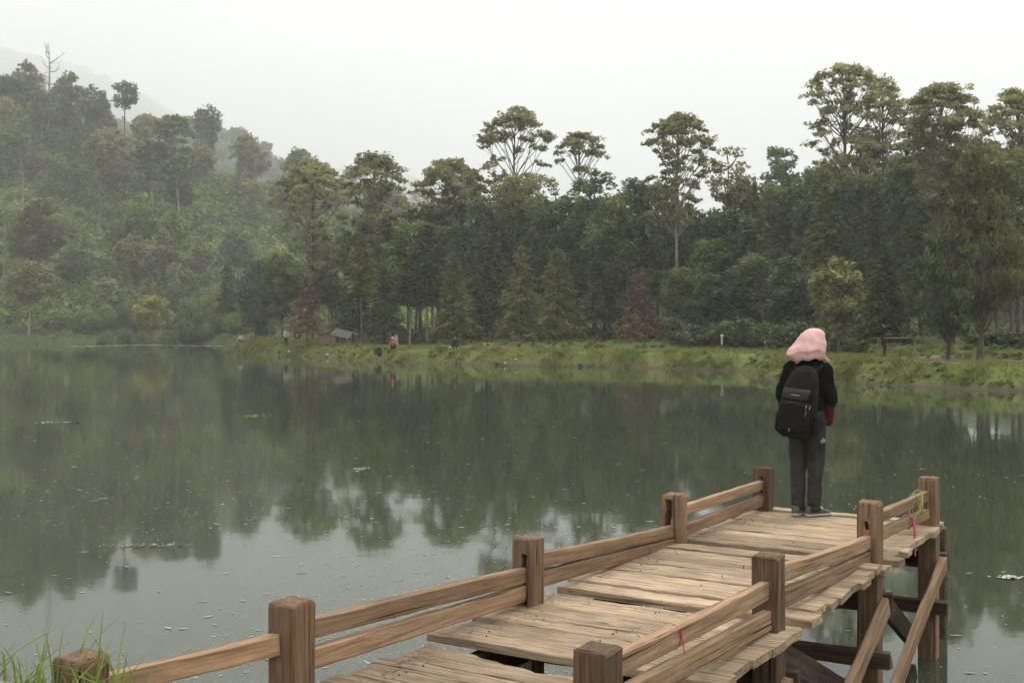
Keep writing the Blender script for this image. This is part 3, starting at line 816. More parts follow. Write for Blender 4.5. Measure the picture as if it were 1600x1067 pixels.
for i, (px, D, top) in enumerate(EDGE):
    b = GP(px, D); H = EYE + (HOR - top) / F * D - b.z
    NTH.append((PS2[i % 3].put('edge_shrub', '', b, max(0.8, H), rngh.uniform(22, 32) * D / F, i * 1.7, 'shrubs along the forest edge', 'shrub', 'foliage'), px, 'leafy shrub at the foot of the forest'))

def nth_word(k):
    ones = ['', 'first', 'second', 'third', 'fourth', 'fifth', 'sixth', 'seventh', 'eighth', 'ninth', 'tenth', 'eleventh', 'twelfth', 'thirteenth', 'fourteenth', 'fifteenth', 'sixteenth', 'seventeenth', 'eighteenth', 'nineteenth']
    tens = {2: ('twenty', 'twentieth'), 3: ('thirty', 'thirtieth'), 4: ('forty', 'fortieth'), 5: ('fifty', 'fiftieth')}
    if k < 20: return ones[k]
    return tens[k // 10][1] if k % 10 == 0 else tens[k // 10][0] + '-' + ones[k % 10]
for phrase in sorted({r_[2] for r_ in NTH}):
    rec = sorted([r_ for r_ in NTH if r_[2] == phrase], key=lambda r_: r_[1])
    k = 0
    for o_, px_, _ in rec:
        if 0 <= px_ <= 1600:
            k += 1
            o_['label'] = phrase + ', ' + nth_word(k) + ' from the left'
        else:
            o_['label'] = phrase + (', past the left edge' if px_ < 0 else ', past the right edge')

# hillside scrub: an uncountable mantle of leaf clumps
rngs = np.random.default_rng(9)
npts = 4700
px = rngs.uniform(-220, 720, npts); D = np.sqrt(rngs.uniform(188 ** 2, 345 ** 2, npts))
X = (px - 800) / F * D; Z = ground_h(X, D)
keep = Z > 1.2
px, D, X, Z = px[keep], D[keep], X[keep], Z[keep]
tone = fbm(X * 0.05, D * 0.05, 71)
parts = []; TT = []
for x, y, z, tn in zip(X, D, Z, tone):
    r = 0.7 + 1.9 * rngs.uniform() ** 2.2
    n = int(36 * r)
    p = clump_pts((x, y, z + r * 0.35), (r, r, r * 0.75), n, rngs, 0.5, 0.6)
    parts.append(p); TT.append(np.clip(-0.10 + tn * 1.15 + rngs.normal() * 0.13 + rngs.normal(size=n) * 0.14, 0, 1))
pts = np.concatenate(parts); tt = np.concatenate(TT)
v, f = leaf_faces(pts, pts[:, 1] * 0.0011 * rngs.uniform(0.7, 1.4, len(pts)), rngs, 0.6, 1.4)
scrub = link('hillside_scrub', np_mesh('hillside_scrub', v, f, M['hill'], tt))
tag(scrub, 'dense green scrub covering the misty left hillside', 'scrub', kind='stuff')
npts = 1100
px = rngs.uniform(-220, 760, npts); D = np.sqrt(rngs.uniform(575 ** 2, 730 ** 2, npts))
X = (px - 800) / F * D; Z = ground_h(X, D)
parts = []; TT = []
for x, y, z in zip(X, D, Z):
    r = rngs.uniform(2.5, 6.5); n = int(11 * r)
    parts.append(clump_pts((x, y, z + r * 0.3), (r, r, r * 0.7), n, rngs, 0.5, 0.6))
    TT.append(np.clip(rngs.uniform(0.2, 0.6) + rngs.normal(size=n) * 0.14, 0, 1))
pts = np.concatenate(parts); tt = np.concatenate(TT)
v, f = leaf_faces(pts, 1.1 * rngs.uniform(0.7, 1.4, len(pts)), rngs, 0.6, 1.4)
scrub2 = link('ridge_scrub', np_mesh('ridge_scrub', v, f, M['hill'], tt))
tag(scrub2, 'pale misty scrub covering the ridge behind the hill', 'scrub', kind='stuff')

# forest undergrowth
npts = 1500
px = rngs.uniform(340, 1750, npts); D = rngs.uniform(88, 150, npts)
X = (px - 800) / F * D; sd = sdist(X, D); Z = ground_h(X, D)
ok = (sd > 11)
parts = []; TT = []
for x, y, z in zip(X[ok], D[ok], Z[ok]):
    r = rngs.uniform(0.35, 0.95); n = int(46 * r)
    parts.append(clump_pts((x, y, z + r * 0.3), (r, r, r * 0.8), n, rngs, 0.5, 0.5))
    TT.append(np.clip(rngs.uniform(0.1, 0.55) + rngs.normal(size=n) * 0.14, 0, 1))
pts = np.concatenate(parts); tt = np.concatenate(TT)
v, f = leaf_faces(pts, pts[:, 1] * 0.0013 * rngs.uniform(0.7, 1.4, len(pts)), rngs, 0.5, 1.5)
under = link('forest_undergrowth', np_mesh('forest_undergrowth', v, f, M['weed'], tt))
tag(under, 'low green undergrowth on the forest floor', 'undergrowth', kind='stuff')

# grass on the banks: leaning blades in tufts, thicker near the viewer
def grass_field(n, pxr, Dr, hmin, hmax, wk, sdr, seed, blades=4):
    rg = np.random.default_rng(seed)
    px = rg.uniform(*pxr, n); D = rg.uniform(*Dr, n)
    X = (px - 800) / F * D; sd = sdist(X, D)
    ok = (sd > sdr[0]) & (sd < sdr[1])
    X, D = X[ok], D[ok]
    patch = fbm(X * 0.5, D * 0.5, 81)
    hh0 = 0.35 + 1.2 * smooth01(0.35, 0.75, patch)
    X = np.repeat(X, blades) + rg.normal(size=len(X) * blades) * 0.10
    D = np.repeat(D, blades) + rg.normal(size=len(D) * blades) * 0.10
    hh = np.repeat(hh0, blades) * rg.uniform(hmin, hmax, len(X)); pt = np.repeat(patch, blades)
    Z = ground_h(X, D)
    ok = Z > 0.03
    X, D, Z, hh, pt = X[ok], D[ok], Z[ok], hh[ok], pt[ok]
    m = len(X); a = rg.uniform(0, 6.28, m); w = D * wk * rg.uniform(0.6, 1.4, m)
    tx, ty = np.cos(a) * w, np.sin(a) * w
    lx, ly = rg.normal(size=m) * hh * 0.45, rg.normal(size=m) * hh * 0.45
    base = np.stack([X, D, Z - 0.02], 1)
    v0 = base - np.stack([tx, ty, 0 * tx], 1); v1 = base + np.stack([tx, ty, 0 * tx], 1)
    v2 = base + np.stack([lx, ly, hh], 1)
    V = np.stack([v0, v1, v2], 1).reshape(-1, 3)
    Ft = np.arange(3 * m).reshape(m, 3)
    return V, Ft, np.clip(0.15 + 0.75 * pt + rg.normal(size=m) * 0.16, 0, 1)
v, f, t_ = grass_field(40000, (300, 1760), (40, 122), 0.08, 0.22, 0.00055, (0.15, 12.5), 3)
gr = link('bank_grass', np_mesh('bank_grass', v, f, M['grass'], t_))
tag(gr, 'short rough grass on the far lake bank', 'grass', kind='stuff')
v, f, t_ = grass_field(9000, (-200, 520), (112, 192), 0.15, 0.45, 0.0006, (0.15, 16), 4)
gr2 = link('far_shore_grass', np_mesh('far_shore_grass', v, f, M['grass'], t_))
tag(gr2, 'grass along the far left shore and spit', 'grass', kind='stuff')
# rank grass on the sloping edge itself, following the shoreline
SH = LAKE[14:34]
seg = np.diff(SH, axis=0); sl = np.hypot(seg[:, 0], seg[:, 1]); cum = np.concatenate([[0], np.cumsum(sl)])
rge = np.random.default_rng(14)
ns_ = 9000
sp_ = rge.uniform(0, cum[-1], ns_); ix = np.clip(np.searchsorted(cum, sp_) - 1, 0, len(seg) - 1)
tl = (sp_ - cum[ix]) / sl[ix]
base_ = SH[ix] + seg[ix] * tl[:, None]
nrm_ = np.stack([seg[ix][:, 1], -seg[ix][:, 0]], 1) / sl[ix][:, None]
off_ = 0.05 + 2.4 * rge.uniform(0, 1, ns_) ** 1.3
pe = base_ + nrm_ * off_[:, None]
pe = np.where((sdist(pe[:, 0], pe[:, 1]) > 0)[:, None], pe, base_ - nrm_ * off_[:, None])
X = np.repeat(pe[:, 0], 4) + rge.normal(size=ns_ * 4) * 0.09; D = np.repeat(pe[:, 1], 4) + rge.normal(size=ns_ * 4) * 0.09
Z = ground_h(X, D); g = Z > 0.0; X, D, Z = X[g], D[g], Z[g]; m = len(X)
clp = fbm(X * 0.8, D * 0.8, 47)
hh = (0.06 + 0.26 * smooth01(0.45, 0.75, clp)) * rge.uniform(0.6, 1.3, m)
a = rge.uniform(0, 6.28, m); w = D * 0.0005 * rge.uniform(0.6, 1.5, m)
side = np.stack([np.cos(a) * w, np.sin(a) * w, 0 * w], 1); b0 = np.stack([X, D, Z - 0.02], 1)
tip = b0 + np.stack([rge.normal(size=m) * hh * 0.5, rge.normal(size=m) * hh * 0.5, hh], 1)
V = np.stack([b0 - side, b0 + side, tip], 1).reshape(-1, 3)
eg = link('edge_grass', np_mesh('edge_grass', V, np.arange(3 * m).reshape(m, 3), M['grass'], np.clip(1.45 - 1.5 * clp + rge.normal(size=m) * 0.2, 0, 1)))
tag(eg, 'rank grass tussocks overhanging the far waterline', 'grass', kind='stuff')
# weeds overhanging the waterline and taller growth behind the path
rgw = np.random.default_rng(12)
n = 9000
px = rgw.uniform(330, 1760, n); D = rgw.uniform(38, 116, n); X = (px - 800) / F * D
sd = sdist(X, D)
edge = (sd > 0.0) & (sd < 1.5) & (rgw.uniform(0, 1, n) < np.where(px > 1170, 0.9, 0.25))
back = (sd > 8.5) & (sd < 13) & (rgw.uniform(0, 1, n) < 0.5)
ok = edge | back
parts = []; TT = []
Zg = ground_h(X, D)
for x, y, z, e in zip(X[ok], D[ok], Zg[ok], edge[ok]):
    r = rgw.uniform(0.07, 0.17) * (1.0 if e else 1.1); m = int(24 + 60 * r)
    parts.append(clump_pts((x, y, max(z, 0.05) + r * 0.35), (r * 1.2, r * 1.2, r * 0.8), m, rgw, 0.5, 0.4))
    TT.append(np.clip(rgw.uniform(0.15, 0.75) + rgw.normal(size=m) * 0.16, 0, 1))
pts = np.concatenate(parts); tt = np.concatenate(TT); g = pts[:, 2] > 0.01; pts, tt = pts[g], tt[g]
v, f = leaf_faces(pts, pts[:, 1] * 0.0009 * rgw.uniform(0.7, 1.4, len(pts)), rgw, 0.5, 1.6)
wd = link('bank_weeds', np_mesh('bank_weeds', v, f, M['grass'], tt))
tag(wd, 'leafy weeds hanging over the waterline and behind the path', 'weeds', kind='stuff')

# trodden earth path along the top of the bank
def ribbon(name, pts, w, mat, lift=0.03, seed=0):
    pts = np.array(pts, float)
    t = np.concatenate([[0], np.cumsum(np.hypot(*np.diff(pts, axis=0).T))])
    s = np.arange(0, t[-1], 0.5)
    x = np.interp(s, t, pts[:, 0]); y = np.interp(s, t, pts[:, 1])
    tx, ty = np.gradient(x), np.gradient(y); l = np.hypot(tx, ty); nx, ny = -ty / l, tx / l
    rg = np.random.default_rng(seed)
    V = []
    ks = np.linspace(-1, 1, 5)
    wv = w * (0.7 + 0.6 * value_noise(s * 0.3, s * 0, seed))
    for k in ks:
        xx = x + nx * k * wv; yy = y + ny * k * wv
        V.append(np.stack([xx, yy, ground_h(xx, yy) + lift], 1))
    V = np.stack(V, 1); n = len(s)
    Fq = [(i * 5 + j, i * 5 + j + 1, (i + 1) * 5 + j + 1, (i + 1) * 5 + j) for i in range(n - 1) for j in range(4)]
    return link(name, np_mesh(name, V.reshape(-1, 3), np.array(Fq), mat, smooth=True))
M['path'] = plain_mat('path_earth', (0.27, 0.215, 0.145), 0.95, 0.35, 1.5, 0.5, 12)
pa = ribbon('path', [(14.9, 60), (16.2, 55.5), (18.3, 52.8), (20.8, 50.0), (23.5, 47.0), (28, 44)], 0.42, M['path'], 0.04, 3)
tag(pa, 'trodden earth path along the top of the right bank', 'path', kind='structure')
pb = ribbon('path', [(-26.5, 117), (-20, 106), (-13, 97), (-6, 87.5), (2, 80.5), (9, 76)], 0.25, M['path'], 0.04, 4)
tag(pb, 'narrow trodden path along the middle bank', 'path', kind='structure')

# ------------------------------------------------------------------ the wooden pier
PO = Vector((0.09, 6.37, 0.0)); PANG = math.atan2(0.852, 0.524)
DECK = 1.025
pier = empty('wooden_pier', PO, PANG)
tag(pier, 'weathered wooden pier with low post and rail sides leading over the lake', 'pier')
def pl(u, c, z): return Vector((u, -c, z))
def pier_world(u, c, z):
    d = Vector((0.524, 0.852, 0)); cc = Vector((0.852, -0.524, 0))
    return Vector((PO.x, PO.y, 0)) + d * u + cc * c + Vector((0, 0, z))
rp = np.random.default_rng(42)

def timber(name, a, b, w, h, mat, parent, seed=0, rag=0.003, ch=0.005, n=9, wob=0.004, bow=0.0):
    """sawn timber from a to b, its grain along local x; edges eased and uneven"""
    a = Vector(a); b = Vector(b); L = (b - a).length
    rg = np.random.default_rng(seed + 1000)
    prof = [(-w / 2 + ch, -h / 2), (w / 2 - ch, -h / 2), (w / 2, -h / 2 + ch), (w / 2, h / 2 - ch), (w / 2 - ch, h / 2), (-w / 2 + ch, h / 2), (-w / 2, h / 2 - ch), (-w / 2, -h / 2 + ch)]
    verts = []
    e0 = rg.normal(size=8) * rag * 2; e1 = rg.normal(size=8) * rag * 2
    ph = rg.uniform(0, 9, 4)
    for i in range(n):
        t = i / (n - 1); x = L * (t - 0.5)
        dy = 0.5 * wob * math.sin(ph[0] + t * 5); dz = 0.5 * wob * math.sin(ph[1] + t * 4) + bow * 4 * t * (1 - t)
        sw = 1 + 0.02 * math.sin(ph[2] + t * 7); sh = 1 + 0.025 * math.sin(ph[3] + t * 6)
        for k, (y, z) in enumerate(prof):
            xx = x + (e0[k] if i == 0 else e1[k] if i == n - 1 else 0)
            verts.append((xx, y * sw + dy + rg.normal() * rag * 0.5, z * sh + dz + rg.normal() * rag * 0.5))
    faces = [tuple(reversed(range(8))), tuple(range((n - 1) * 8, n * 8))]
    for i in range(n - 1):
        for k in range(8):
            faces.append((i * 8 + k, i * 8 + (k + 1) % 8, (i + 1) * 8 + (k + 1) % 8, (i + 1) * 8 + k))
    me = bpy.data.meshes.new(name); me.from_pydata(verts, [], faces); me.materials.append(mat); me.update()
    o = link(name, me, parent)
    q_ = (b - a).to_track_quat('X', 'Z')
    o.rotation_mode = 'QUATERNION'; o.rotation_quaternion = q_
    o.location = (a + b) / 2
    return o

def post(name, u, c, z0, z1, s, mat, parent, seed=0, cuts=(), lean=(0, 0)):
    """square post, eased top; cuts are rotted or mortised hollows (side, along, z, width, height, depth)"""
    rg = np.random.default_rng(seed + 500)
    ch = 0.006; w = s
    prof = [(-w / 2 + ch, -w / 2), (w / 2 - ch, -w / 2), (w / 2, -w / 2 + ch), (w / 2, w / 2 - ch), (w / 2 - ch, w / 2), (-w / 2 + ch, w / 2), (-w / 2, w / 2 - ch), (-w / 2, -w / 2 + ch)]
    H = z1 - z0
    zs = [0, H * 0.3, H * 0.55, H * 0.75, H * 0.88, H - 0.022, H - 0.006, H]
    sc = [1, 1, 1, 1, 1, 1, 0.96, 0.86]
    verts = []
    for i, (z, f_) in enumerate(zip(zs, sc)):
        for x, y in prof:
            verts.append((x * f_ + rg.normal() * 0.002 + lean[0] * z, y * f_ + rg.normal() * 0.002 + lean[1] * z, z + (rg.normal() * 0.003 if i >= 5 else 0)))
    n = len(zs)
    faces = [tuple(reversed(range(8))), tuple(range((n - 1) * 8, n * 8))]
    for i in range(n - 1):
        for k in range(8):
            faces.append((i * 8 + k, i * 8 + (k + 1) % 8, (i + 1) * 8 + (k + 1) % 8, (i + 1) * 8 + k))
    me = bpy.data.meshes.new(name); me.from_pydata(verts, [], faces); me.update()
    if cuts:
        tmp = link('tmp', me)
        cutters = []
        for j, (side, al, zc, cw, chh, dp) in enumerate(cuts):
            bmc = bmesh.new()
            m_ = 7
            ring0, ring1 = [], []
            for k in range(2 * m_):
                tt_ = k / m_ if k < m_ else (2 * m_ - 1 - k) / m_
                sgn = -1 if k < m_ else 1
                zz = zc - z0 + (tt_ - 0.43) * chh
                ww = sgn * cw / 2 * (0.55 + 0.9 * rg.uniform(0, 1)) * (1 if cw > 0.03 and len(cuts) > 0 else 1) + al
                if side == 'back': p0 = (-w / 2 - 0.03, ww, zz); p1 = (-w / 2 + dp, ww * 0.8, zz)
                else: p0 = (ww, -w / 2 - 0.03, zz); p1 = (ww * 0.8, -w / 2 + dp, zz)
                ring0.append(bmc.verts.new(p0)); ring1.append(bmc.verts.new(p1))
            bmc.faces.new(ring0); bmc.faces.new(list(reversed(ring1)))
            for k in range(2 * m_):
                k2 = (k + 1) % (2 * m_)
                bmc.faces.new((ring0[k2], ring0[k], ring1[k], ring1[k2]))
            bmesh.ops.recalc_face_normals(bmc, faces=bmc.faces)
            co = link('tmpc', bm_mesh('cut', bmc)); cutters.append(co)
            md = tmp.modifiers.new('b', 'BOOLEAN'); md.operation = 'DIFFERENCE'; md.object = co; md.solver = 'EXACT'
        dg = bpy.context.evaluated_depsgraph_get()
        me2 = bpy.data.meshes.new_from_object(tmp.evaluated_get(dg))
        for o_ in [tmp] + cutters: bpy.data.objects.remove(o_)
        me = me2
    me.materials.clear(); me.materials.append(mat)
    o = link(name, me, parent, pl(u, c, z0))
    return o

LP = {1: (-1.87, -0.04), 2: (0.0, 0.0), 3: (2.03, 0.0), 4: (3.81, 0.03)}
RP = {1: (-1.75, 1.34), 2: (0.19, 1.317), 3: (2.19, 1.32), 4: (3.80, 1.363)}
LT = {1: 1.42, 2: 1.395, 3: 1.385, 4: 1.385}
RT = {1: 1.40, 2: 1.405, 3: 1.415, 4: 1.40}
SZ = 0.135
post('post', *LP[1], -1.2, LT[1], 0.14, M['post'], pier, 1)
post('post', *LP[2], -1.2, LT[2], SZ, M['post'], pier, 2, cuts=[('back', -0.015, 1.17, 0.036, 0.34, 0.07), ('side', -0.02, 1.30, 0.018, 0.12, 0.02)])
post('post', *LP[3], -1.2, LT[3], SZ, M['post'], pier, 3, cuts=[('back', 0.018, 1.24, 0.055, 0.26, 0.075)])
post('post', *LP[4], -1.2, LT[4], SZ, M['post'], pier, 4, cuts=[('back', -0.01, 1.25, 0.028, 0.16, 0.05)])
post('post', *RP[1], -1.2, RT[1], 0.14, M['post'], pier, 5)
post('post', *RP[2], -1.2, RT[2], SZ, M['post'], pier, 6)
post('post', *RP[3], -1.2, RT[3], SZ, M['post'], pier, 7, cuts=[('back', 0.005, 1.265, 0.028, 0.065, 0.06)])
post('post', *RP[4], -1.2, RT[4], SZ, M['post'], pier, 8)
post('post', 4.5, 1.31, -1.2, 0.9, 0.10, M['under'], pier, 9, lean=(0.0, 0.0))
post('post', -2.66, -0.37, 0.6, 1.335, 0.15, M['post'], pier, 10)

def rail(u0, c0, z0, u1, c1, z1, seed, h=0.086, w=0.05):
    timber('rail', pl(u0, c0, z0 - h / 2), pl(u1, c1, z1 - h / 2), w, h, M['rail'], pier, seed, 0.003, 0.006, 11, 0.004)
hs = SZ / 2
rail(LP[1][0] + hs, -0.04, 1.325, LP[2][0] - hs + 0.012, 0.0, 1.24, 21)
rail(LP[1][0] + hs, -0.04, 1.195, LP[2][0] - hs + 0.012, 0.0, 1.145, 22, 0.09)
rail(LP[2][0] + hs, 0, 1.292, LP[3][0] - hs + 0.012, 0, 1.17, 23, 0.082)
rail(LP[2][0] + hs, 0, 1.190, LP[3][0] - hs + 0.012, 0, 1.083, 24)
rail(LP[3][0] + hs, 0, 1.285, LP[4][0] - hs + 0.012, 0.03, 1.288, 25, 0.075)
rail(LP[3][0] + hs, 0, 1.150, LP[4][0] - hs + 0.012, 0.03, 1.160, 26)
rail(-2.62, -0.35, 1.245, LP[1][0] - 0.06, -0.06, 1.295, 27, 0.085)
rail(RP[1][0] + hs, 1.34, 1.345, RP[2][0] - hs + 0.012, 1.317, 1.28, 31, 0.092)
rail(RP[1][0] + hs, 1.36, 1.22, RP[2][0] - hs + 0.012, 1.33, 1.137, 32, 0.10)
rail(RP[2][0] + hs, 1.317, 1.325, RP[3][0] - hs + 0.012, 1.32, 1.20, 33, 0.088)
rail(RP[2][0] + hs, 1.317, 1.195, RP[3][0] - hs + 0.012, 1.32, 1.098, 34, 0.095)
rail(RP[3][0] + hs, 1.32, 1.325, RP[4][0] - hs + 0.012, 1.36, 1.30, 35, 0.075)
rail(RP[3][0] + hs, 1.32, 1.205, RP[4][0] - hs + 0.012, 1.36, 1.165, 36, 0.08)

def plank(u0, u1, c0, c1, z, th, seed, tilt=0.0, jag=(0.0, 0.0), mat=None, yaw=0.0, n=25, taper=0.0):
    """deck board lying across the pier (grain along local x); jag = how broken its near and far edges are"""
    rg = np.random.default_rng(seed + 2000)
    W_ = u1 - u0; L = c1 - c0
    verts = []
    ch = 0.005
    def walk(a):
        w_ = np.cumsum(rg.normal(size=n)); w_ -= np.linspace(w_[0], w_[-1], n); m_ = max(1e-6, np.abs(w_).max())
        return w_ / m_ * a
    eN = walk(0.004) + (np.abs(walk(jag[0])) if jag[0] else 0); eF = walk(0.004) - (np.abs(walk(jag[1])) if jag[1] else 0)
    eF = eF - taper * np.clip(np.linspace(0, 1, n) / 0.5, 0, 1)
    zz = walk(0.0035)
    s0, s1 = rg.uniform(-0.025, 0.025, 2), rg.uniform(-0.010, 0.010, 2)
    for i in range(n):
        t = i / (n - 1)
        y0 = -W_ / 2 + eN[i]; y1 = W_ / 2 + eF[i]
        sk = (1 - t) * s0 + t * s1
        xa = L * (t - 0.5) + (sk[0] if i in (0, n - 1) else 0); xb = L * (t - 0.5) + (sk[1] if i in (0, n - 1) else 0)
        top = th / 2 + zz[i]; sag_n = rg.normal() * 0.0015; sag_f = rg.normal() * 0.0015
        verts += [(xa, y0, -th / 2), (xa, y0, top - ch + sag_n), (xa, y0 + ch, top + sag_n), (xb, y1 - ch, top + sag_f), (xb, y1, top - ch + sag_f), (xb, y1, -th / 2)]
    faces = [tuple(range(6)), tuple(reversed(range((n - 1) * 6, n * 6)))]
    for i in range(n - 1):
        for k in range(6):
            faces.append((i * 6 + (k + 1) % 6, i * 6 + k, (i + 1) * 6 + k, (i + 1) * 6 + (k + 1) % 6))
    me = bpy.data.meshes.new('plank'); me.from_pydata(verts, [], faces); me.materials.append(mat or M['deck']); me.update()
    bmx = bmesh.new(); bmx.from_mesh(me); bmesh.ops.recalc_face_normals(bmx, faces=bmx.faces); bmx.to_mesh(me); bmx.free()
    o = link('plank', me, pier, pl((u0 + u1) / 2, (c0 + c1) / 2, z - th / 2))
    # local x runs across the pier towards the right rail (pier local -y), local y along the pier
    o.rotation_euler = (tilt, 0, -math.pi / 2 + yaw)
    return o
def run(u0, u1, z, widths, seed, gap=0.006, th=0.042, c0=-0.085, c1=1.45, first_jag=0, last_jag=0):
    u = u0; i = 0
    while u < u1 - 0.05:
        w = min(widths[i % len(widths)] * rp.uniform(0.9, 1.1), u1 - u)
        if u1 - (u + w) < 0.06: w = u1 - u
        jn = first_jag if i == 0 else 0
        jf = last_jag if abs(u + w - u1) < 1e-4 else 0
        zo = rp.normal() * 0.0035
        cuta, cutb = 0.0, 0.0
        if u < 0.08 and u + w > -0.08: cuta = 0.0
        plank(u + gap / 2, u + w - gap / 2, c0 + rp.uniform(-0.03, 0.04), c1 + rp.uniform(-0.025, 0.025), z + zo, th, seed + i, rp.normal() * 0.006, (jn, jf), None, rp.normal() * 0.004)
        u += w; i += 1
run(-3.6, -1.93, DECK - 0.02, [0.24, 0.20, 0.17], 100)
run(-1.93, -1.16, DECK - 0.018, [0.21, 0.26, 0.20], 120)
plank(-1.155, -0.865, -0.04, 1.44, DECK - 0.020, 0.042, 128, 0.004, (0.0, 0.05), None, 0.0, 31, 0.13)
run(-0.80, 0.20, DECK + 0.004, [0.17, 0.24, 0.22, 0.2], 140)
plank(0.21, 0.32, -0.02, 1.46, DECK - 0.008, 0.04, 161, 0.01, (0.0, 0.05))
plank(0.315, 0.42, -0.05, 1.42, DECK - 0.028, 0.04, 162, -0.03, (0.03, 0.03))
plank(0.44, 0.60, -0.06, 1.47, DECK + 0.010, 0.045, 163, 0.015)
run(0.61, 1.98, DECK + 0.018, [0.21, 0.17, 0.25, 0.19], 170)
plank(2.02, 2.13, 0.06, 1.46, DECK - 0.012, 0.04, 191, 0.02, (0.02, 0.04))
plank(2.14, 2.26, 0.02, 1.44, DECK - 0.026, 0.04, 192, -0.02, (0.03, 0.02))
plank(2.27, 2.40, -0.03, 1.50, DECK + 0.002, 0.045, 193, 0.01, (0.02, 0.0))
run(2.405, 3.80, DECK + 0.005, [0.22, 0.18, 0.26], 200)
plank(3.84, 3.96, -0.10, 1.45, DECK + 0.012, 0.045, 230, 0.0)
# broken board ends hanging into the hole
timber('broken_board', pl(-1.00, 0.62, DECK - 0.06), pl(-0.86, 1.45, DECK - 0.05), 0.09, 0.035, M['rail'], pier, 241, 0.006)
timber('broken_board', pl(-0.93, 0.02, DECK - 0.10), pl(-0.97, 0.50, DECK - 0.07), 0.07, 0.03, M['under'], pier, 242, 0.006)

# stringers, cross heads, ledgers and braces
for c in (0.05, 0.68, 1.30):
    for a, b, s_ in ((-3.4, -0.05, 1), (-0.03, 2.0, 2), (2.02, 3.9, 3)):
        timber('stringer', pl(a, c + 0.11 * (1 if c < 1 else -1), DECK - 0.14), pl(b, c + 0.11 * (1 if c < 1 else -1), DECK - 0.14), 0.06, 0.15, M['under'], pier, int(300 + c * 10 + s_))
for i in (1, 2, 3, 4):
    (ul, cl), (ur, cr) = LP[i], RP[i]
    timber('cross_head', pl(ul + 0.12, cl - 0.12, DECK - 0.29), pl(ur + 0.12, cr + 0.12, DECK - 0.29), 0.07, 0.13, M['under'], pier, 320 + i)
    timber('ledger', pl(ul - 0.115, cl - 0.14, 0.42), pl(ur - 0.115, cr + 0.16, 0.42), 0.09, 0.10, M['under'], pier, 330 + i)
for i in (1, 2, 3):
    (ua, ca), (ub, cb_) = RP[i], RP[i + 1]
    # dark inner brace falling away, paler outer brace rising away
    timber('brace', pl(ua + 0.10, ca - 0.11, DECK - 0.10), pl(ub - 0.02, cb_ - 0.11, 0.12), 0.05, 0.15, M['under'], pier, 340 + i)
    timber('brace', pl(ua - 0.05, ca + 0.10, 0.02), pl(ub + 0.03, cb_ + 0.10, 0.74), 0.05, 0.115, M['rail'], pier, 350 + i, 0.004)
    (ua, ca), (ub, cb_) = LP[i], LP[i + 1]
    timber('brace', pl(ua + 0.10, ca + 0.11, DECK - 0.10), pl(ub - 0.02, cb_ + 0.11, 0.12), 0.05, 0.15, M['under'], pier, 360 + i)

# dirt, straw and splinters caught along the rails and in the joints
rl = np.random.default_rng(8)
parts = []; n = 0; TT = []
C = []; AX = []
for i in range(1500):
    k = rl.uniform()
    if k < 0.62: u, c = rl.uniform(-2.6, 3.8), 0.02 + abs(rl.normal()) * 0.07
    elif k < 0.8: u, c = rl.choice([-0.30, 0.37, 2.12, 2.05, 0.2]) + rl.normal() * 0.03, rl.uniform(0, 1.3)
    else: u, c = rl.uniform(-2, 3.8), rl.uniform(0.05, 1.45)
    if -1.03 < u < -0.80: continue
    lift = 0.022 if u > 0.44 and u < 1.98 else 0.008 if u > -0.8 else -0.014
    C.append(pier_world(u, c, DECK + lift + rl.uniform(0.0, 0.006))); a = rl.uniform(0, 6.28); AX.append((math.cos(a), math.sin(a), 0))
C = np.array([tuple(p) for p in C]); AX = np.array(AX)
v, f = leaf_faces(C, rl.uniform(0.0025, 0.008, len(C)), rl, 3.0, 2.8, AX, 0.5)
M['litter'] = leaf_mat('dry_litter', (0.05, 0.034, 0.02), (0.23, 0.17, 0.10), 0.1)
lit = link('dry_litter', np_mesh('dry_litter', v, f, M['litter'], rl.uniform(0, 1, len(C))))
tag(lit, 'dry straw, splinters and dirt scattered on the pier boards', 'litter', kind='stuff')

# nail heads near the plank ends, too small to count apart
bm = bmesh.new()
for i in range(70):
    u = rp.uniform(-2.2, 3.8); c = rp.choice([0.16, 0.19, 1.18, 1.21, 0.70]) + rp.normal() * 0.012
    if -1.05 < u < -0.78 or 0.2 < u < 0.45 or 1.97 < u < 2.42: continue
    lift = 0.0185 if 0.61 < u < 1.98 else 0.005 if u > -0.8 else -0.018
    m4 = Matrix.Translation(pl(u, c, DECK + lift + 0.004))
    bmesh.ops.create_cone(bm, cap_ends=True, segments=6, radius1=0.0045, radius2=0.004, depth=0.006, matrix=m4)
M['nail'] = plain_mat('rusty_nail', (0.06, 0.035, 0.025), 0.7, 0.3, 30)
nl = link('nail_heads', bm_mesh('nail_heads', bm, M['nail']), pier); nl['kind'] = 'stuff'

# strings tied to the rails
def strand(name, pts, r, mat, parent=None, sides=5):
    v, f = tube(np.array([tuple(p) for p in pts]), np.full(len(pts), r), sides)
    return link(name, np_mesh(name, v, f, mat, smooth=True), parent)
M['pink'] = plain_mat('pink_ribbon', (0.62, 0.12, 0.17), 0.6, 0.1)
M['redstr'] = plain_mat('red_string', (0.40, 0.06, 0.06), 0.7, 0.1)
M['straw'] = plain_mat('green_straw', (0.36, 0.38, 0.17), 0.8, 0.2)
def loop_pts(u, c, z, ru, rz_, n=14, tilt=0.0):
    return [pier_world(u + tilt * math.sin(a), c + ru * math.cos(a), z + rz_ * math.sin(a)) for a in np.linspace(0, 2 * math.pi, n)]
t = empty('pink_ribbon', pier_world(3.15, 1.36, 1.15)); tag(t, 'pink plastic ribbon tied to the lower rail near the far right post', 'ribbon')
def rel(t, pts): return [p - t.location for p in pts]
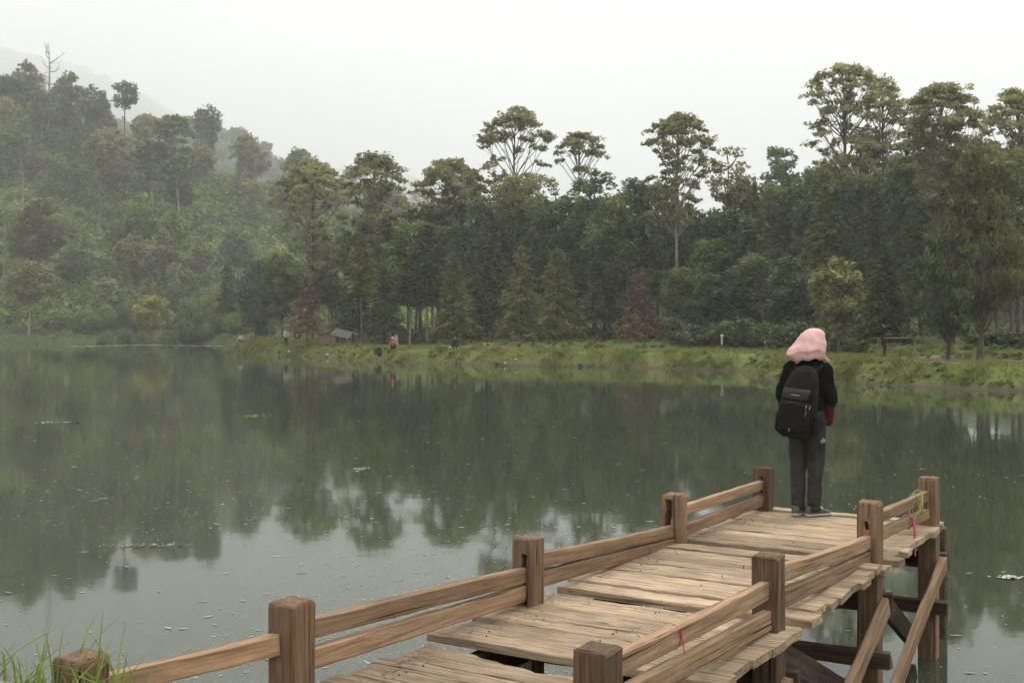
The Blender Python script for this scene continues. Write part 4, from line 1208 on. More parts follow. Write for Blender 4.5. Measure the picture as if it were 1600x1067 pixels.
strand('loop', rel(t, loop_pts(3.15, 1.345, 1.145, 0.036, 0.052)), 0.006, M['pink'], t)
strand('tail', rel(t, [pier_world(3.15, 1.385, 1.18), pier_world(3.14, 1.40, 1.08), pier_world(3.16, 1.395, 0.98), pier_world(3.15, 1.40, 0.90)]), 0.008, M['pink'], t, 4)
strand('tail', rel(t, [pier_world(3.15, 1.385, 1.17), pier_world(3.17, 1.40, 1.06), pier_world(3.18, 1.40, 0.95)]), 0.006, M['pink'], t, 4)
t = empty('red_string', pier_world(-1.05, 1.33, 1.28)); tag(t, 'thin red string tied round the nearest right hand rail', 'string')
strand('loop', rel(t, loop_pts(-1.05, 1.333, 1.274, 0.032, 0.052)), 0.0025, M['redstr'], t)
strand('tail', rel(t, [pier_world(-1.05, 1.365, 1.31), pier_world(-1.04, 1.37, 1.25), pier_world(-1.02, 1.37, 1.20)]), 0.002, M['redstr'], t, 4)
t = empty('red_string', pier_world(1.55, 0.0, 1.1)); tag(t, 'short red string on the lower left rail before the third post', 'string')
strand('loop', rel(t, loop_pts(1.55, 0.0, 1.062, 0.031, 0.05)), 0.0035, M['redstr'], t)
t = empty('straw_tie', pier_world(3.45, 1.35, 1.25)); tag(t, 'tangle of pale green straw tied round the far right rails', 'straw')
for k in range(9):
    a0 = 3.42 + rl.uniform(-0.10, 0.08)
    strand('stalk', rel(t, loop_pts(a0, 1.352, 1.235 + rl.uniform(-0.02, 0.02), 0.035 + rl.uniform(0, 0.01), 0.085 + rl.uniform(0, 0.03), 12, rl.uniform(-0.12, 0.12))), 0.002, M['straw'], t, 3)

# ------------------------------------------------------------------ person figures
def raw_capsule(p0, p1, r0, r1, sx=1.0, sy=1.0, n=12):
    """closed tapered limb between two joints; returns verts, faces"""
    p0 = np.array(p0, float); p1 = np.array(p1, float)
    d = p1 - p0; L = np.linalg.norm(d) + 1e-9; d = d / L
    a = np.cross(d, [0, 1, 0] if abs(d[1]) < 0.9 else [1, 0, 0]); a /= np.linalg.norm(a); b = np.cross(d, a)
    V, Fs = [], []
    rows = [(-0.95 * r0, 0.30 * r0), (-0.75 * r0, 0.66 * r0), (-0.4 * r0, 0.92 * r0), (0, r0)] + [(L * t, r0 + (r1 - r0) * t) for t in (0.25, 0.5, 0.75)] + [(L, r1), (L + 0.4 * r1, 0.92 * r1), (L + 0.75 * r1, 0.66 * r1), (L + 0.95 * r1, 0.30 * r1)]
    for s_, r_ in rows:
        for k in range(n):
            th = 2 * math.pi * k / n
            V.append(p0 + d * s_ + a * r_ * math.cos(th) * sx + b * r_ * math.sin(th) * sy)
    m = len(rows)
    Fs.append(tuple(reversed(range(n)))); Fs.append(tuple(range((m - 1) * n, m * n)))
    for i in range(m - 1):
        for k in range(n):
            Fs.append((i * n + k, i * n + (k + 1) % n, (i + 1) * n + (k + 1) % n, (i + 1) * n + k))
    return [tuple(v) for v in V], Fs

def raw_loft(rings, n=20):
    """rings: (cx, cy, cz, rx, ry[, power]) horizontal sections from bottom to top"""
    V, Fs = [], []
    for r in rings:
        cx, cy, cz, rx, ry = r[:5]; pw = r[5] if len(r) > 5 else 2.0
        for k in range(n):
            th = 2 * math.pi * k / n
            c, s = math.cos(th), math.sin(th)
            V.append((cx + rx * math.copysign(abs(c) ** (2 / pw), c), cy + ry * math.copysign(abs(s) ** (2 / pw), s), cz))
    m = len(rings)
    Fs.append(tuple(reversed(range(n)))); Fs.append(tuple(range((m - 1) * n, m * n)))
    for i in range(m - 1):
        for k in range(n):
            Fs.append((i * n + k, i * n + (k + 1) % n, (i + 1) * n + (k + 1) % n, (i + 1) * n + k))
    return V, Fs

def fuse(name, parts, voxel, mat, parent, smooth_it=6, wrinkle=0.0, wscale=18.0, seed=0, stretch=(1, 1, 1)):
    """melt overlapping closed pieces into one continuous skin"""
    V, Fs = [], []
    for v, f in parts:
        o_ = len(V); V += list(v); Fs += [tuple(i + o_ for i in ff) for ff in f]
    me = bpy.data.meshes.new('raw'); me.from_pydata(V, [], Fs); me.update()
    tmp = link('tmp', me)
    md = tmp.modifiers.new('r', 'REMESH'); md.mode = 'VOXEL'; md.voxel_size = voxel; md.use_smooth_shade = True
    if smooth_it:
        ms = tmp.modifiers.new('s', 'SMOOTH'); ms.iterations = smooth_it; ms.factor = 0.5
    dg = bpy.context.evaluated_depsgraph_get()
    me2 = bpy.data.meshes.new_from_object(tmp.evaluated_get(dg))
    bpy.data.objects.remove(tmp)
    me2.name = name
    if wrinkle:
        nrm = [v.normal.copy() for v in me2.vertices]
        for v, nn in zip(me2.vertices, nrm):
            p = Vector((v.co.x * stretch[0], v.co.y * stretch[1], v.co.z * stretch[2])) * wscale
            k = mnoise.noise(p + Vector((seed, seed, 0))) + 0.5 * mnoise.noise(p * 2.1)
            v.co += nn * (k * wrinkle)
    me2.materials.clear(); me2.materials.append(mat)
    for p in me2.polygons: p.use_smooth = True
    return link(name, me2, parent)

M['skin'] = plain_mat('skin', (0.42, 0.25, 0.17), 0.55, 0.06, 8)
M['jacket'] = plain_mat('jacket_black', (0.0085, 0.0078, 0.0078), 0.95, 0.25, 20, 0.3, 300, 0.08)
M['trousers'] = plain_mat('trousers_charcoal', (0.044, 0.040, 0.039), 0.95, 0.25, 14, 0.3, 400, 0.1)
M['maroon'] = plain_mat('maroon_knit', (0.075, 0.011, 0.014), 0.9, 0.2, 30, 0.3, 300)
M['scarf'] = plain_mat('pink_cotton', (0.68, 0.42, 0.395), 0.95, 0.06, 6, 0.55, 16, 0.1)
M['packcloth'] = plain_mat('pack_black_nylon', (0.0095, 0.0085, 0.008), 0.75, 0.25, 30, 0.4, 450, 0.15)
M['packpanel'] = plain_mat('pack_grey_panel', (0.022, 0.020, 0.020), 0.6, 0.1, 30, 0.2, 450, 0.3)
M['shoe'] = plain_mat('shoe_grey', (0.10, 0.092, 0.085), 0.8, 0.2, 30)
M['sole'] = plain_mat('sole_offwhite', (0.42, 0.38, 0.32), 0.7, 0.1, 30)
M['whitemark'] = plain_mat('white_print', (0.62, 0.62, 0.60), 0.6, 0.05)
M['zip'] = plain_mat('zip_metal', (0.35, 0.35, 0.36), 0.4, 0.1, 20, metallic=0.6)
M['orange'] = plain_mat('orange_cord', (0.42, 0.10, 0.035), 0.7, 0.1)
M['eye'] = plain_mat('eye_dark', (0.03, 0.02, 0.015), 0.3, 0.05)

person = empty('person', (2.385, 9.27, DECK + 0.012), R(-32))
person.scale = (0.94, 0.94, 1.0)
tag(person, 'standing person seen from behind in pink headscarf, black jacket and grey trousers at pier end', 'person')
ax = {-1: (-0.064, -0.012), 1: (0.066, 0.012)}     # where the feet stand
hip = {-1: (-0.078, 0.0, 0.80), 1: (0.082, 0.0, 0.80)}
kn = {-1: (-0.074, 0.02, 0.43), 1: (0.080, 0.03, 0.43)}
sh = {-1: (-0.165, 0.045, 1.190), 1: (0.165, 0.045, 1.190)}
el = {-1: (-0.215, 0.01, 0.97), 1: (0.205, 0.02, 0.965)}
wr = {-1: (-0.165, 0.12, 0.79), 1: (0.175, 0.075, 0.80)}
HC = Vector((0.045, 0.095, 1.395))
body = []
body.append(raw_loft([(0, 0, 0.74, 0.10, 0.07), (0, 0, 0.82, 0.145, 0.095), (0, 0.01, 0.95, 0.115, 0.08), (0, 0.03, 1.10, 0.135, 0.09), (0, 0.045, 1.20, 0.14, 0.08), (0.01, 0.05, 1.245, 0.07, 0.055)]))
body.append(raw_capsule((0.01, 0.055, 1.22), (0.035, 0.08, 1.33), 0.050, 0.046))
body.append(raw_loft([(HC.x, HC.y + 0.03, HC.z - 0.112, 0.030, 0.035), (HC.x, HC.y + 0.022, HC.z - 0.09, 0.055, 0.062), (HC.x, HC.y + 0.008, HC.z - 0.04, 0.068, 0.083), (HC.x, HC.y, HC.z + 0.01, 0.073, 0.092), (HC.x, HC.y - 0.005, HC.z + 0.06, 0.069, 0.086), (HC.x, HC.y - 0.008, HC.z + 0.09, 0.048, 0.06), (HC.x, HC.y - 0.008, HC.z + 0.103, 0.02, 0.025)]))
body.append(raw_capsule((HC.x, HC.y + 0.088, HC.z + 0.012), (HC.x, HC.y + 0.105, HC.z - 0.026), 0.008, 0.013))     # nose
body.append(raw_capsule((HC.x - 0.018, HC.y + 0.085, HC.z - 0.058), (HC.x + 0.018, HC.y + 0.085, HC.z - 0.058), 0.008, 0.008))   # lips
for s in (-1, 1):
    body.append(raw_capsule((HC.x + s * 0.073, HC.y - 0.01, HC.z + 0.015), (HC.x + s * 0.076, HC.y - 0.014, HC.z - 0.03), 0.014, 0.010, 0.6, 1.2))   # ears
    body.append(raw_capsule(sh[s], el[s], 0.044, 0.036)); body.append(raw_capsule(el[s], wr[s], 0.036, 0.025))
    w_ = Vector(wr[s]); fd = Vector((-s * 0.15, 0.55, -0.8)).normalized() if s < 0 else Vector((-0.55, 0.0, -0.85)).normalized()
    pc = w_ + fd * 0.045
    body.append(raw_capsule(w_ + fd * 0.012, w_ + fd * 0.070, 0.026, 0.034, 1.0, 0.45))
    sid = Vector((0, 0, 1)).cross(fd).normalized()
    for j, (off, ln) in enumerate(((-0.028, 0.055), (-0.010, 0.068), (0.010, 0.064), (0.027, 0.050))):
        b0 = w_ + fd * 0.085 + sid * off
        b1 = b0 + fd * ln * 0.55; b2 = b1 + (fd * 0.7 + Vector((-s * 0.7, 0.2, 0))).normalized() * ln * 0.5
        body.append(raw_capsule(b0, b1, 0.0085, 0.008, n=8)); body.append(raw_capsule(b1, b2, 0.008, 0.007, n=8))
    t0 = w_ + fd * 0.035 + sid * (0.030 * -s); t1 = t0 + (fd + sid * (-s) * 0.9).normalized() * 0.04
    body.append(raw_capsule(t0, t1, 0.010, 0.009, n=8)); body.append(raw_capsule(t1, t1 + fd * 0.028, 0.009, 0.008, n=8))
    body.append(raw_capsule(hip[s], kn[s], 0.070, 0.048)); body.append(raw_capsule(kn[s], (ax[s][0], ax[s][1], 0.09), 0.048, 0.034))
    body.append(raw_capsule((ax[s][0], ax[s][1], 0.055), (ax[s][0] + s * 0.02, ax[s][1] + 0.12, 0.04), 0.034, 0.028))
fuse('body', body, 0.0065, M['skin'], person, 2)
for s in (-1, 1):
    v_, f_ = raw_capsule((HC.x + s * 0.028, HC.y + 0.081, HC.z + 0.008), (HC.x + s * 0.031, HC.y + 0.081, HC.z + 0.008), 0.0085, 0.0085)
    me = bpy.data.meshes.new('eye'); me.from_pydata(v_, [], f_); me.materials.append(M['eye']); link('eye', me, person)

tr = [raw_loft([(0, -0.005, 0.685, 0.135, 0.10), (0, -0.012, 0.76, 0.168, 0.125), (0, -0.012, 0.83, 0.172, 0.128), (0, 0.0, 0.93, 0.14, 0.105), (0, 0.005, 0.98, 0.128, 0.095)])]
for s in (-1, 1):
    tr.append(raw_capsule((hip[s][0], -0.008, 0.775), (kn[s][0], kn[s][1] - 0.01, 0.47), 0.098, 0.071))
    tr.append(raw_capsule((kn[s][0], kn[s][1] - 0.01, 0.47), (ax[s][0], ax[s][1] - 0.005, 0.135), 0.071, 0.056))
    x_, y_ = ax[s]
    tr.append(raw_loft([(x_, y_ - 0.01, 0.045, 0.050, 0.058), (x_, y_ - 0.01, 0.065, 0.060, 0.068), (x_, y_ - 0.008, 0.085, 0.053, 0.059), (x_, y_ - 0.006, 0.108, 0.061, 0.067), (x_, y_ - 0.004, 0.132, 0.053, 0.058), (x_, y_ - 0.002, 0.155, 0.058, 0.062), (x_, y_, 0.20, 0.054, 0.058)]))
trs = fuse('trousers', tr, 0.008, M['trousers'], person, 3, 0.011, 15, 3, (1, 1, 0.9))
# three-bar mountain mark with a line of lettering under it, on the right hip
bm = bmesh.new()
for (x0, x1, h0, h1) in ((-0.026, -0.012, 0.008, 0.018), (-0.009, 0.006, 0.014, 0.032), (0.009, 0.026, 0.030, 0.012)):
    q_ = [bm.verts.new((x, 0, z)) for x, z in ((x0, 0.0), (x1, 0.0), (x1, h1), (x0, h0))]; bm.faces.new(q_)
for k in range(6):
    x0 = -0.024 + k * 0.0085; q_ = [bm.verts.new((x, 0, z)) for x, z in ((x0, -0.011), (x0 + 0.006, -0.011), (x0 + 0.006, -0.004), (x0, -0.004))]; bm.faces.new(q_)
bmesh.ops.solidify(bm, geom=bm.faces[:], thickness=0.002)
mk = link('printed_mark', bm_mesh('printed_mark', bm, M['whitemark']), trs, (0.162, -0.051, 0.612), (R(-4), 0, R(58)))

jk = [raw_loft([(0, -0.005, 0.725, 0.160, 0.118), (0, -0.005, 0.76, 0.178, 0.135), (0, 0.0, 0.85, 0.170, 0.128), (0, 0.012, 0.97, 0.158, 0.118), (0, 0.03, 1.09, 0.172, 0.120), (0, 0.042, 1.17, 0.180, 0.115), (0, 0.05, 1.225, 0.150, 0.095), (0.01, 0.055, 1.262, 0.105, 0.080), (0.015, 0.06, 1.295, 0.06, 0.06)])]
for s in (-1, 1):
    jk.append(raw_capsule((sh[s][0] * 0.93, sh[s][1], sh[s][2] - 0.012), el[s], 0.068, 0.058))
    e = Vector(el[s]); w_ = Vector(wr[s]); m_ = e + (w_ - e) * (0.33 if s > 0 else 0.8)
    jk.append(raw_capsule(e, m_, 0.058, 0.052))
fuse('jacket', jk, 0.010, M['jacket'], person, 4, 0.012, 10, 7, (1, 1, 1.3))
e = Vector(el[1]); w_ = Vector(wr[1])
fuse('maroon_sleeve', [raw_capsule(e + (w_ - e) * 0.30, w_ + Vector((-0.012, 0, -0.03)), 0.050, 0.046)], 0.008, M['maroon'], person, 2, 0.003, 30, 5)

# headscarf: hanging shell with folds, open at the face
TH = 132; rings = [(1.518, 0.045, 0.080, 0.012, 0.012), (1.513, 0.045, 0.080, 0.045, 0.055), (1.497, 0.044, 0.080, 0.074, 0.090), (1.466, 0.040, 0.075, 0.094, 0.110), (1.440, 0.034, 0.068, 0.103, 0.116),
                   (1.388, 0.024, 0.055, 0.124, 0.126), (1.345, 0.014, 0.042, 0.139, 0.136), (1.315, 0.010, 0.034, 0.143, 0.140), (1.292, 0.012, 0.032, 0.133, 0.132), (1.262, 0.014, 0.032, 0.126, 0.124), (1.240, 0.016, 0.034, 0.112, 0.112), (1.236, 0.018, 0.036, 0.098, 0.100)]
NR = 70
rz_ = np.array(rings)
tI = np.linspace(0, 1, len(rings)); tt_ = np.linspace(0, 1, NR)
rr_ = np.stack([np.interp(tt_, tI, rz_[:, k]) for k in range(5)], 1)
bm = bmesh.new(); grid = []
for i in range(NR):
    z, cx, cy_, rx, ry = rr_[i]; row = []
    low = smooth01(1.44, 1.29, z) if False else float(np.clip((1.46 - z) / 0.16, 0, 1))
    for k in range(TH):
        th = 2 * math.pi * k / TH
        ext = 0.046 * math.exp(-((th - 3.45) / 0.55) ** 2) * min(max((1.485 - z) / 0.165, 0.0), 1.0) * min(max((z - 1.262) / 0.04, 0.0), 1.0)
        fold = 1 + low * (0.030 * math.sin(5 * th + 1.2 + z * 9) + 0.018 * math.sin(9 * th + 0.5 - z * 22) + 0.008 * math.sin(14 * th + z * 30))
        crease = 1 + 0.012 * math.sin(23 * z * 3 + 2 * th)
        x = cx + (rx + ext) * math.cos(th) * fold * crease; y = cy_ + (ry + ext) * math.sin(th) * fold * crease
        zz = z - low * (0.028 * math.cos(th - math.pi * 0.78)) * (1 if z < 1.4 else 0.5) + low * 0.008 * math.sin(6 * th)
        # creases running from the crown down to the back left
        pn = Vector((x * 9 + z * 4, y * 9 - z * 3, z * 5))
        rdg = (1 - abs(mnoise.noise(pn)) * 2.2) + 0.6 * (1 - abs(mnoise.noise(pn * 2.3 + Vector((4, 1, 7)))) * 2.2)
        amp = 0.0045 * min(1.0, max(0.0, (1.515 - z) / 0.05))
        x += math.cos(th) * rdg * amp; y += math.sin(th) * rdg * amp; zz += rdg * amp * 0.3
        row.append(bm.verts.new((x, y, zz)))
    grid.append(row)
for i in range(NR - 1):
    for k in range(TH):
        th = 2 * math.pi * (k + 0.5) / TH
        zc = 0.5 * (rr_[i][0] + rr_[i + 1][0])
        if abs(th - math.pi / 2) < 0.62 and 1.325 < zc < 1.465: continue
        bm.faces.new((grid[i][k], grid[i + 1][k], grid[i + 1][(k + 1) % TH], grid[i][(k + 1) % TH]))
bm.faces.new(grid[0])
bmesh.ops.recalc_face_normals(bm, faces=bm.faces)
hs_ = link('headscarf', bm_mesh('headscarf', bm, M['scarf'], True), person)
md = hs_.modifiers.new('thick', 'SOLIDIFY'); md.thickness = 0.004; md.offset = -1
bm = bmesh.new(); prev = None
for i, t_ in enumerate(np.linspace(0, 1, 9)):
    cpt = Vector((0.115 + 0.085 * t_, 0.055 - 0.03 * t_, 1.285 - 0.012 * t_ + 0.012 * math.sin(t_ * 5)))
    w2 = 0.042 * (1 - 0.75 * t_) + 0.006
    row = [bm.verts.new(cpt + Vector((0.006 * math.sin(j * 2 + t_ * 4), (j / 4 - 0.5) * w2 * 1.2, (j / 4 - 0.5) * w2))) for j in range(5)]
    if prev:
        for j in range(4): bm.faces.new((prev[j], prev[j + 1], row[j + 1], row[j]))
    prev = row
bmesh.ops.solidify(bm, geom=bm.faces[:], thickness=0.004)
link('scarf_tail', bm_mesh('scarf_tail', bm, M['scarf'], True), hs_)

def shoe(s):
    x0, y0 = ax[s]; ang_ = -0.10 if s < 0 else -0.55
    def sec(y, w, z0, z1): return (y, w, z0, z1)
    prof = [(-0.085, 0.018, 0.012, 0.060), (-0.07, 0.034, 0.010, 0.088), (-0.03, 0.040, 0.010, 0.098), (0.02, 0.041, 0.010, 0.088), (0.06, 0.046, 0.010, 0.066), (0.11, 0.048, 0.010, 0.052), (0.15, 0.040, 0.012, 0.044), (0.172, 0.020, 0.016, 0.034)]
    def build(name, zf, wf, mat, par):
        V, Fs = [], []; n = 12
        for (y, w, z0, z1) in prof:
            za, zb_ = zf(z0, z1)
            for k in range(n):
                th = 2 * math.pi * k / n
                c, s_ = math.cos(th), math.sin(th)
                V.append((w * wf * math.copysign(abs(c) ** 0.7, c), y * (1.03 if wf > 1 else 1), (za + zb_) / 2 + (zb_ - za) / 2 * math.copysign(abs(s_) ** 0.7, s_)))
        m = len(prof)
        Fs.append(tuple(reversed(range(n)))); Fs.append(tuple(range((m - 1) * n, m * n)))
        for i in range(m - 1):
            for k in range(n): Fs.append((i * n + k, i * n + (k + 1) % n, (i + 1) * n + (k + 1) % n, (i + 1) * n + k))
        me = bpy.data.meshes.new(name); me.from_pydata(V, [], Fs); me.materials.append(mat)
        bmx = bmesh.new(); bmx.from_mesh(me); bmesh.ops.recalc_face_normals(bmx, faces=bmx.faces); bmx.to_mesh(me); bmx.free()
        for p in me.polygons: p.use_smooth = True
        return link(name, me, par)
    o = build('shoe', lambda a, b: (a, b), 1.0, M['shoe'], person)
    o.location = (x0, y0, 0); o.rotation_euler = (0, 0, ang_)
    build('sole', lambda a, b: (0.0, 0.026), 1.06, M['sole'], o)
shoe(-1); shoe(1)

# backpack
pack = empty('backpack', person.matrix_basis @ Vector((-0.020, -0.195, 0.645)), R(-32))
pack.scale = (0.95, 0.92, 1.02)
pack.rotation_euler = (R(-3), R(5), R(-32))
tag(pack, 'large black backpack worn on the back of the person at the pier end', 'backpack')
def pk(parts, name, mat, par, voxel=0.009, **kw): return fuse(name, parts, voxel, mat, par, **kw)
bodyp = pk([raw_loft([(-0.01, 0.00, 0.0, 0.105, 0.075, 3), (-0.012, 0.00, 0.025, 0.140, 0.105, 3), (-0.012, -0.005, 0.12, 0.155, 0.120, 3), (-0.010, -0.005, 0.25, 0.155, 0.118, 3), (-0.005, 0.005, 0.36, 0.145, 0.110, 3), (0.0, 0.02, 0.45, 0.125, 0.095, 3), (0.005, 0.035, 0.52, 0.10, 0.078, 2.6), (0.01, 0.05, 0.565, 0.06, 0.045, 2.4)], 28)], 'main_bag', M['packcloth'], pack, smooth_it=4, wrinkle=0.004, wscale=14, seed=2)
pk([raw_loft([(-0.012, -0.105, 0.035, 0.10, 0.03, 3), (-0.012, -0.112, 0.06, 0.125, 0.04, 3), (-0.012, -0.116, 0.16, 0.130, 0.045, 3), (-0.012, -0.112, 0.26, 0.128, 0.042, 3), (-0.012, -0.108, 0.285, 0.118, 0.03, 3)], 24)], 'front_pocket', M['packcloth'], pack, smooth_it=4, wrinkle=0.004, wscale=16, seed=4)
pan = pk([raw_loft([(-0.012, -0.100, 0.290, 0.075, 0.022, 2.4), (-0.012, -0.103, 0.305, 0.112, 0.025, 2.6), (-0.008, -0.098, 0.36, 0.122, 0.024, 3), (-0.006, -0.088, 0.385, 0.112, 0.020, 3)], 24)], 'top_panel', M['packpanel'], pack, smooth_it=3)
for k in range(5):
    me = bm_mesh('lettering', (lambda b: (bmesh.ops.create_cube(b, size=1.0), [setattr(v, 'co', Vector((v.co.x * (0.009 if k else 0.013), v.co.y * 0.003, v.co.z * 0.007))) for v in b.verts], b)[2])(bmesh.new()), M['zip'])
    link('lettering', me, pan, (-0.035 + k * 0.0135, -0.1275, 0.335), (R(-6), 0, 0))
for s in (-1, 1):
    pk([raw_loft([(s * 0.150, -0.01, 0.03, 0.020, 0.055, 2.5), (s * 0.158, -0.01, 0.06, 0.026, 0.070, 2.5), (s * 0.160, -0.01, 0.16, 0.026, 0.074, 2.5), (s * 0.156, -0.01, 0.19, 0.020, 0.070, 2.5)], 16)], 'side_pocket', M['packcloth'], pack, smooth_it=3, wrinkle=0.003)
    v, f = tube(np.array([(s * 0.085, 0.085, 0.53), (s * 0.105, 0.17, 0.575), (s * 0.115, 0.25, 0.58), (s * 0.12, 0.325, 0.50), (s * 0.13, 0.335, 0.36), (s * 0.16, 0.26, 0.18), (s * 0.15, 0.11, 0.08)]), np.array([0.018, 0.020, 0.022, 0.022, 0.018, 0.012, 0.010]), 8)
    link('shoulder_strap', np_mesh('shoulder_strap', v, f, M['packcloth'], smooth=True), pack)
for k, (x, y, z, mt, ln) in enumerate(((0.100, -0.135, 0.235, 'orange', 0.055), (0.125, -0.118, 0.265, 'zip', 0.03), (0.103, -0.150, 0.268, 'zip', 0.025), (-0.02, -0.152, 0.075, 'zip', 0.025))):
    v, f = tube(np.array([(x, y - 0.012, z), (x + 0.002, y - 0.016, z - ln * 0.5), (x - 0.003, y - 0.018, z - ln)]), np.array([0.0035, 0.004, 0.004]), 5)
    link('zip_pull', np_mesh('zip_pull', v, f, M[mt], smooth=True), pack)
v, f = tube(np.array([(-0.125 + 0.0125 * i, -0.158 + 0.0006 * (i - 9) ** 2 * 0.5, 0.275 - 0.0004 * (i - 9) ** 2) for i in range(19)]), np.full(19, 0.0035), 5)
link('zip_track', np_mesh('zip_track', v, f, M['packpanel'], smooth=True), pack)

# ------------------------------------------------------------------ people and things on the far bank
M['f_dark'] = plain_mat('cloth_dark', (0.03, 0.03, 0.034), 0.9)
M['f_red'] = plain_mat('cloth_red', (0.36, 0.05, 0.04), 0.9)
M['f_orange'] = plain_mat('cloth_orange_red', (0.36, 0.085, 0.045), 0.9)
M['f_white'] = plain_mat('cloth_white', (0.46, 0.44, 0.41), 0.9)
M['f_hair'] = plain_mat('hair_black', (0.018, 0.015, 0.013), 0.7)
def small_person(label, loc, rz, top, bottom, hat, seated=False):
    p = empty('person', loc, rz); tag(p, label, 'person')
    if seated:
        hz_, kneez, head = 0.16, 0.42, 0.86
        hipp = {s: (s * 0.09, 0, hz_) for s in (-1, 1)}; kne = {s: (s * 0.13, 0.36, kneez) for s in (-1, 1)}; ank = {s: (s * 0.11, 0.42, 0.06) for s in (-1, 1)}
        tz = hz_
    else:
        hz_, head = 0.84, 1.50
        hipp = {s: (s * 0.085, 0, hz_) for s in (-1, 1)}; kne = {s: (s * 0.09, 0.02, 0.45) for s in (-1, 1)}; ank = {s: (s * 0.09, 0.0, 0.07) for s in (-1, 1)}
        tz = hz_
    shz = tz + 0.50
    B = [raw_capsule((0, 0, tz), (0, 0.03, shz - 0.06), 0.11, 0.12, 1.15, 0.8), raw_capsule((0, 0.03, shz), (0, 0.04, head - 0.06), 0.05, 0.05)]
    B.append(raw_loft([(0, 0.06, head - 0.10, 0.03, 0.04), (0, 0.05, head - 0.05, 0.065, 0.08), (0, 0.04, head + 0.03, 0.075, 0.095), (0, 0.035, head + 0.09, 0.055, 0.07), (0, 0.035, head + 0.115, 0.02, 0.03)], 12))
    B.append(raw_capsule((0, 0.135, head), (0, 0.15, head - 0.03), 0.01, 0.015))
    T = [raw_capsule((0, 0, tz + 0.02), (0, 0.03, shz - 0.07), 0.135, 0.14, 1.15, 0.82)]
    Q = [raw_capsule((0, 0, tz - 0.02), (0, 0, tz + 0.05), 0.13, 0.13, 1.15, 0.85)]
    for s in (-1, 1):
        S_, E_, W_ = (s * 0.175, 0.03, shz - 0.05), (s * 0.23, 0.06, shz - 0.30), (s * 0.12, 0.26, shz - 0.36)
        B += [raw_capsule(S_, E_, 0.045, 0.038), raw_capsule(E_, W_, 0.038, 0.028), raw_capsule(W_, (s * 0.09, 0.33, shz - 0.38), 0.03, 0.03)]
        T += [raw_capsule(S_, E_, 0.062, 0.052), raw_capsule(E_, (np.array(E_) * 0.4 + np.array(W_) * 0.6), 0.052, 0.045)]
        B += [raw_capsule(hipp[s], kne[s], 0.07, 0.05), raw_capsule(kne[s], ank[s], 0.05, 0.035), raw_capsule(ank[s], (ank[s][0], ank[s][1] + 0.13, 0.04), 0.04, 0.035)]
        Q += [raw_capsule(hipp[s], kne[s], 0.09, 0.07), raw_capsule(kne[s], (ank[s][0], ank[s][1], ank[s][2] + 0.07), 0.07, 0.055)]
    fuse('body', B, 0.025, M['skin'], p, 2); fuse('shirt', T, 0.025, M[top], p, 2); fuse('trousers', Q, 0.025, M[bottom], p, 2)
    fuse('hat' if hat != 'f_hair' else 'hair', [raw_loft([(0, 0.025, head + 0.01, 0.080, 0.09), (0, 0.025, head + 0.06, 0.088, 0.108), (0, 0.025, head + 0.11, 0.065, 0.08), (0, 0.025, head + 0.135, 0.03, 0.04)], 12)], 0.018, M[hat], p, 1)
    return p
def on_bank(px, D, dz=0.0): v = GP(px, D); return Vector((v.x, v.y, v.z + dz))
small_person('standing angler in dark trousers and red-white top left of the reddish conifer', on_bank(447, 102.6), R(200), 'f_white', 'f_dark', 'f_red')
small_person('person in red crouching at the tip of the grassy point', on_bank(370, 114.6), R(150), 'f_red', 'f_red', 'f_red', True)
small_person('person in white crouching next to the red figure at the grassy point', on_bank(376, 113.6), R(190), 'f_white', 'f_dark', 'f_hair', True)
small_person('seated person in orange-red top and white hat on the middle bank', on_bank(613, 83.6), R(200), 'f_orange', 'f_dark', 'f_white', True)
small_person('dark-clothed crouching person left of the orange-red figure', on_bank(593, 84.6), R(150), 'f_dark', 'f_dark', 'f_hair', True)
small_person('seated person in dark clothes beside a white sack on the bank', on_bank(711, 81.5), R(170), 'f_dark', 'f_dark', 'f_hair', True)
def sack(label, loc, r, mat, seed, squash=0.7):
    rg = np.random.default_rng(seed); bm = bmesh.new(); bmesh.ops.create_icosphere(bm, subdivisions=3, radius=r)
    for v in bm.verts:
        k = 1 + 0.35 * mnoise.noise(v.co * (2.2 / r) + Vector((seed, 0, 0))) + 0.12 * mnoise.noise(v.co * (6 / r))
        v.co = Vector((v.co.x * k * 1.25, v.co.y * k, max(-0.4 * r, v.co.z * k * squash)))
    o = link('sack', bm_mesh('sack', bm, mat, True), None, Vector(loc) + Vector((0, 0, 0.35 * r)), (0, 0, seed)); tag(o, label, 'sack'); return o
sack('white sack lying left of the dark seated person', on_bank(704, 81.6), 0.17, M['f_white'], 3)
sack('white bag at the water edge below the standing angler', on_bank(452, 100.9), 0.17, M['f_white'], 5, 1.0)
sack('white bag at the water edge below the hut', on_bank(512, 93.4), 0.13, M['f_white'], 6, 0.8)
sack('orange bag lying on the grass right of the dark seated person', on_bank(786, 80), 0.16, M['f_orange'], 7)
sack('larger white litter heap at the waterline of the middle bank', on_bank(791, 74.9), 0.17, M['f_white'], 8, 0.6)
sack('smaller white litter heap at the waterline of the middle bank', on_bank(806, 74.6), 0.10, M['f_white'], 9, 0.6)

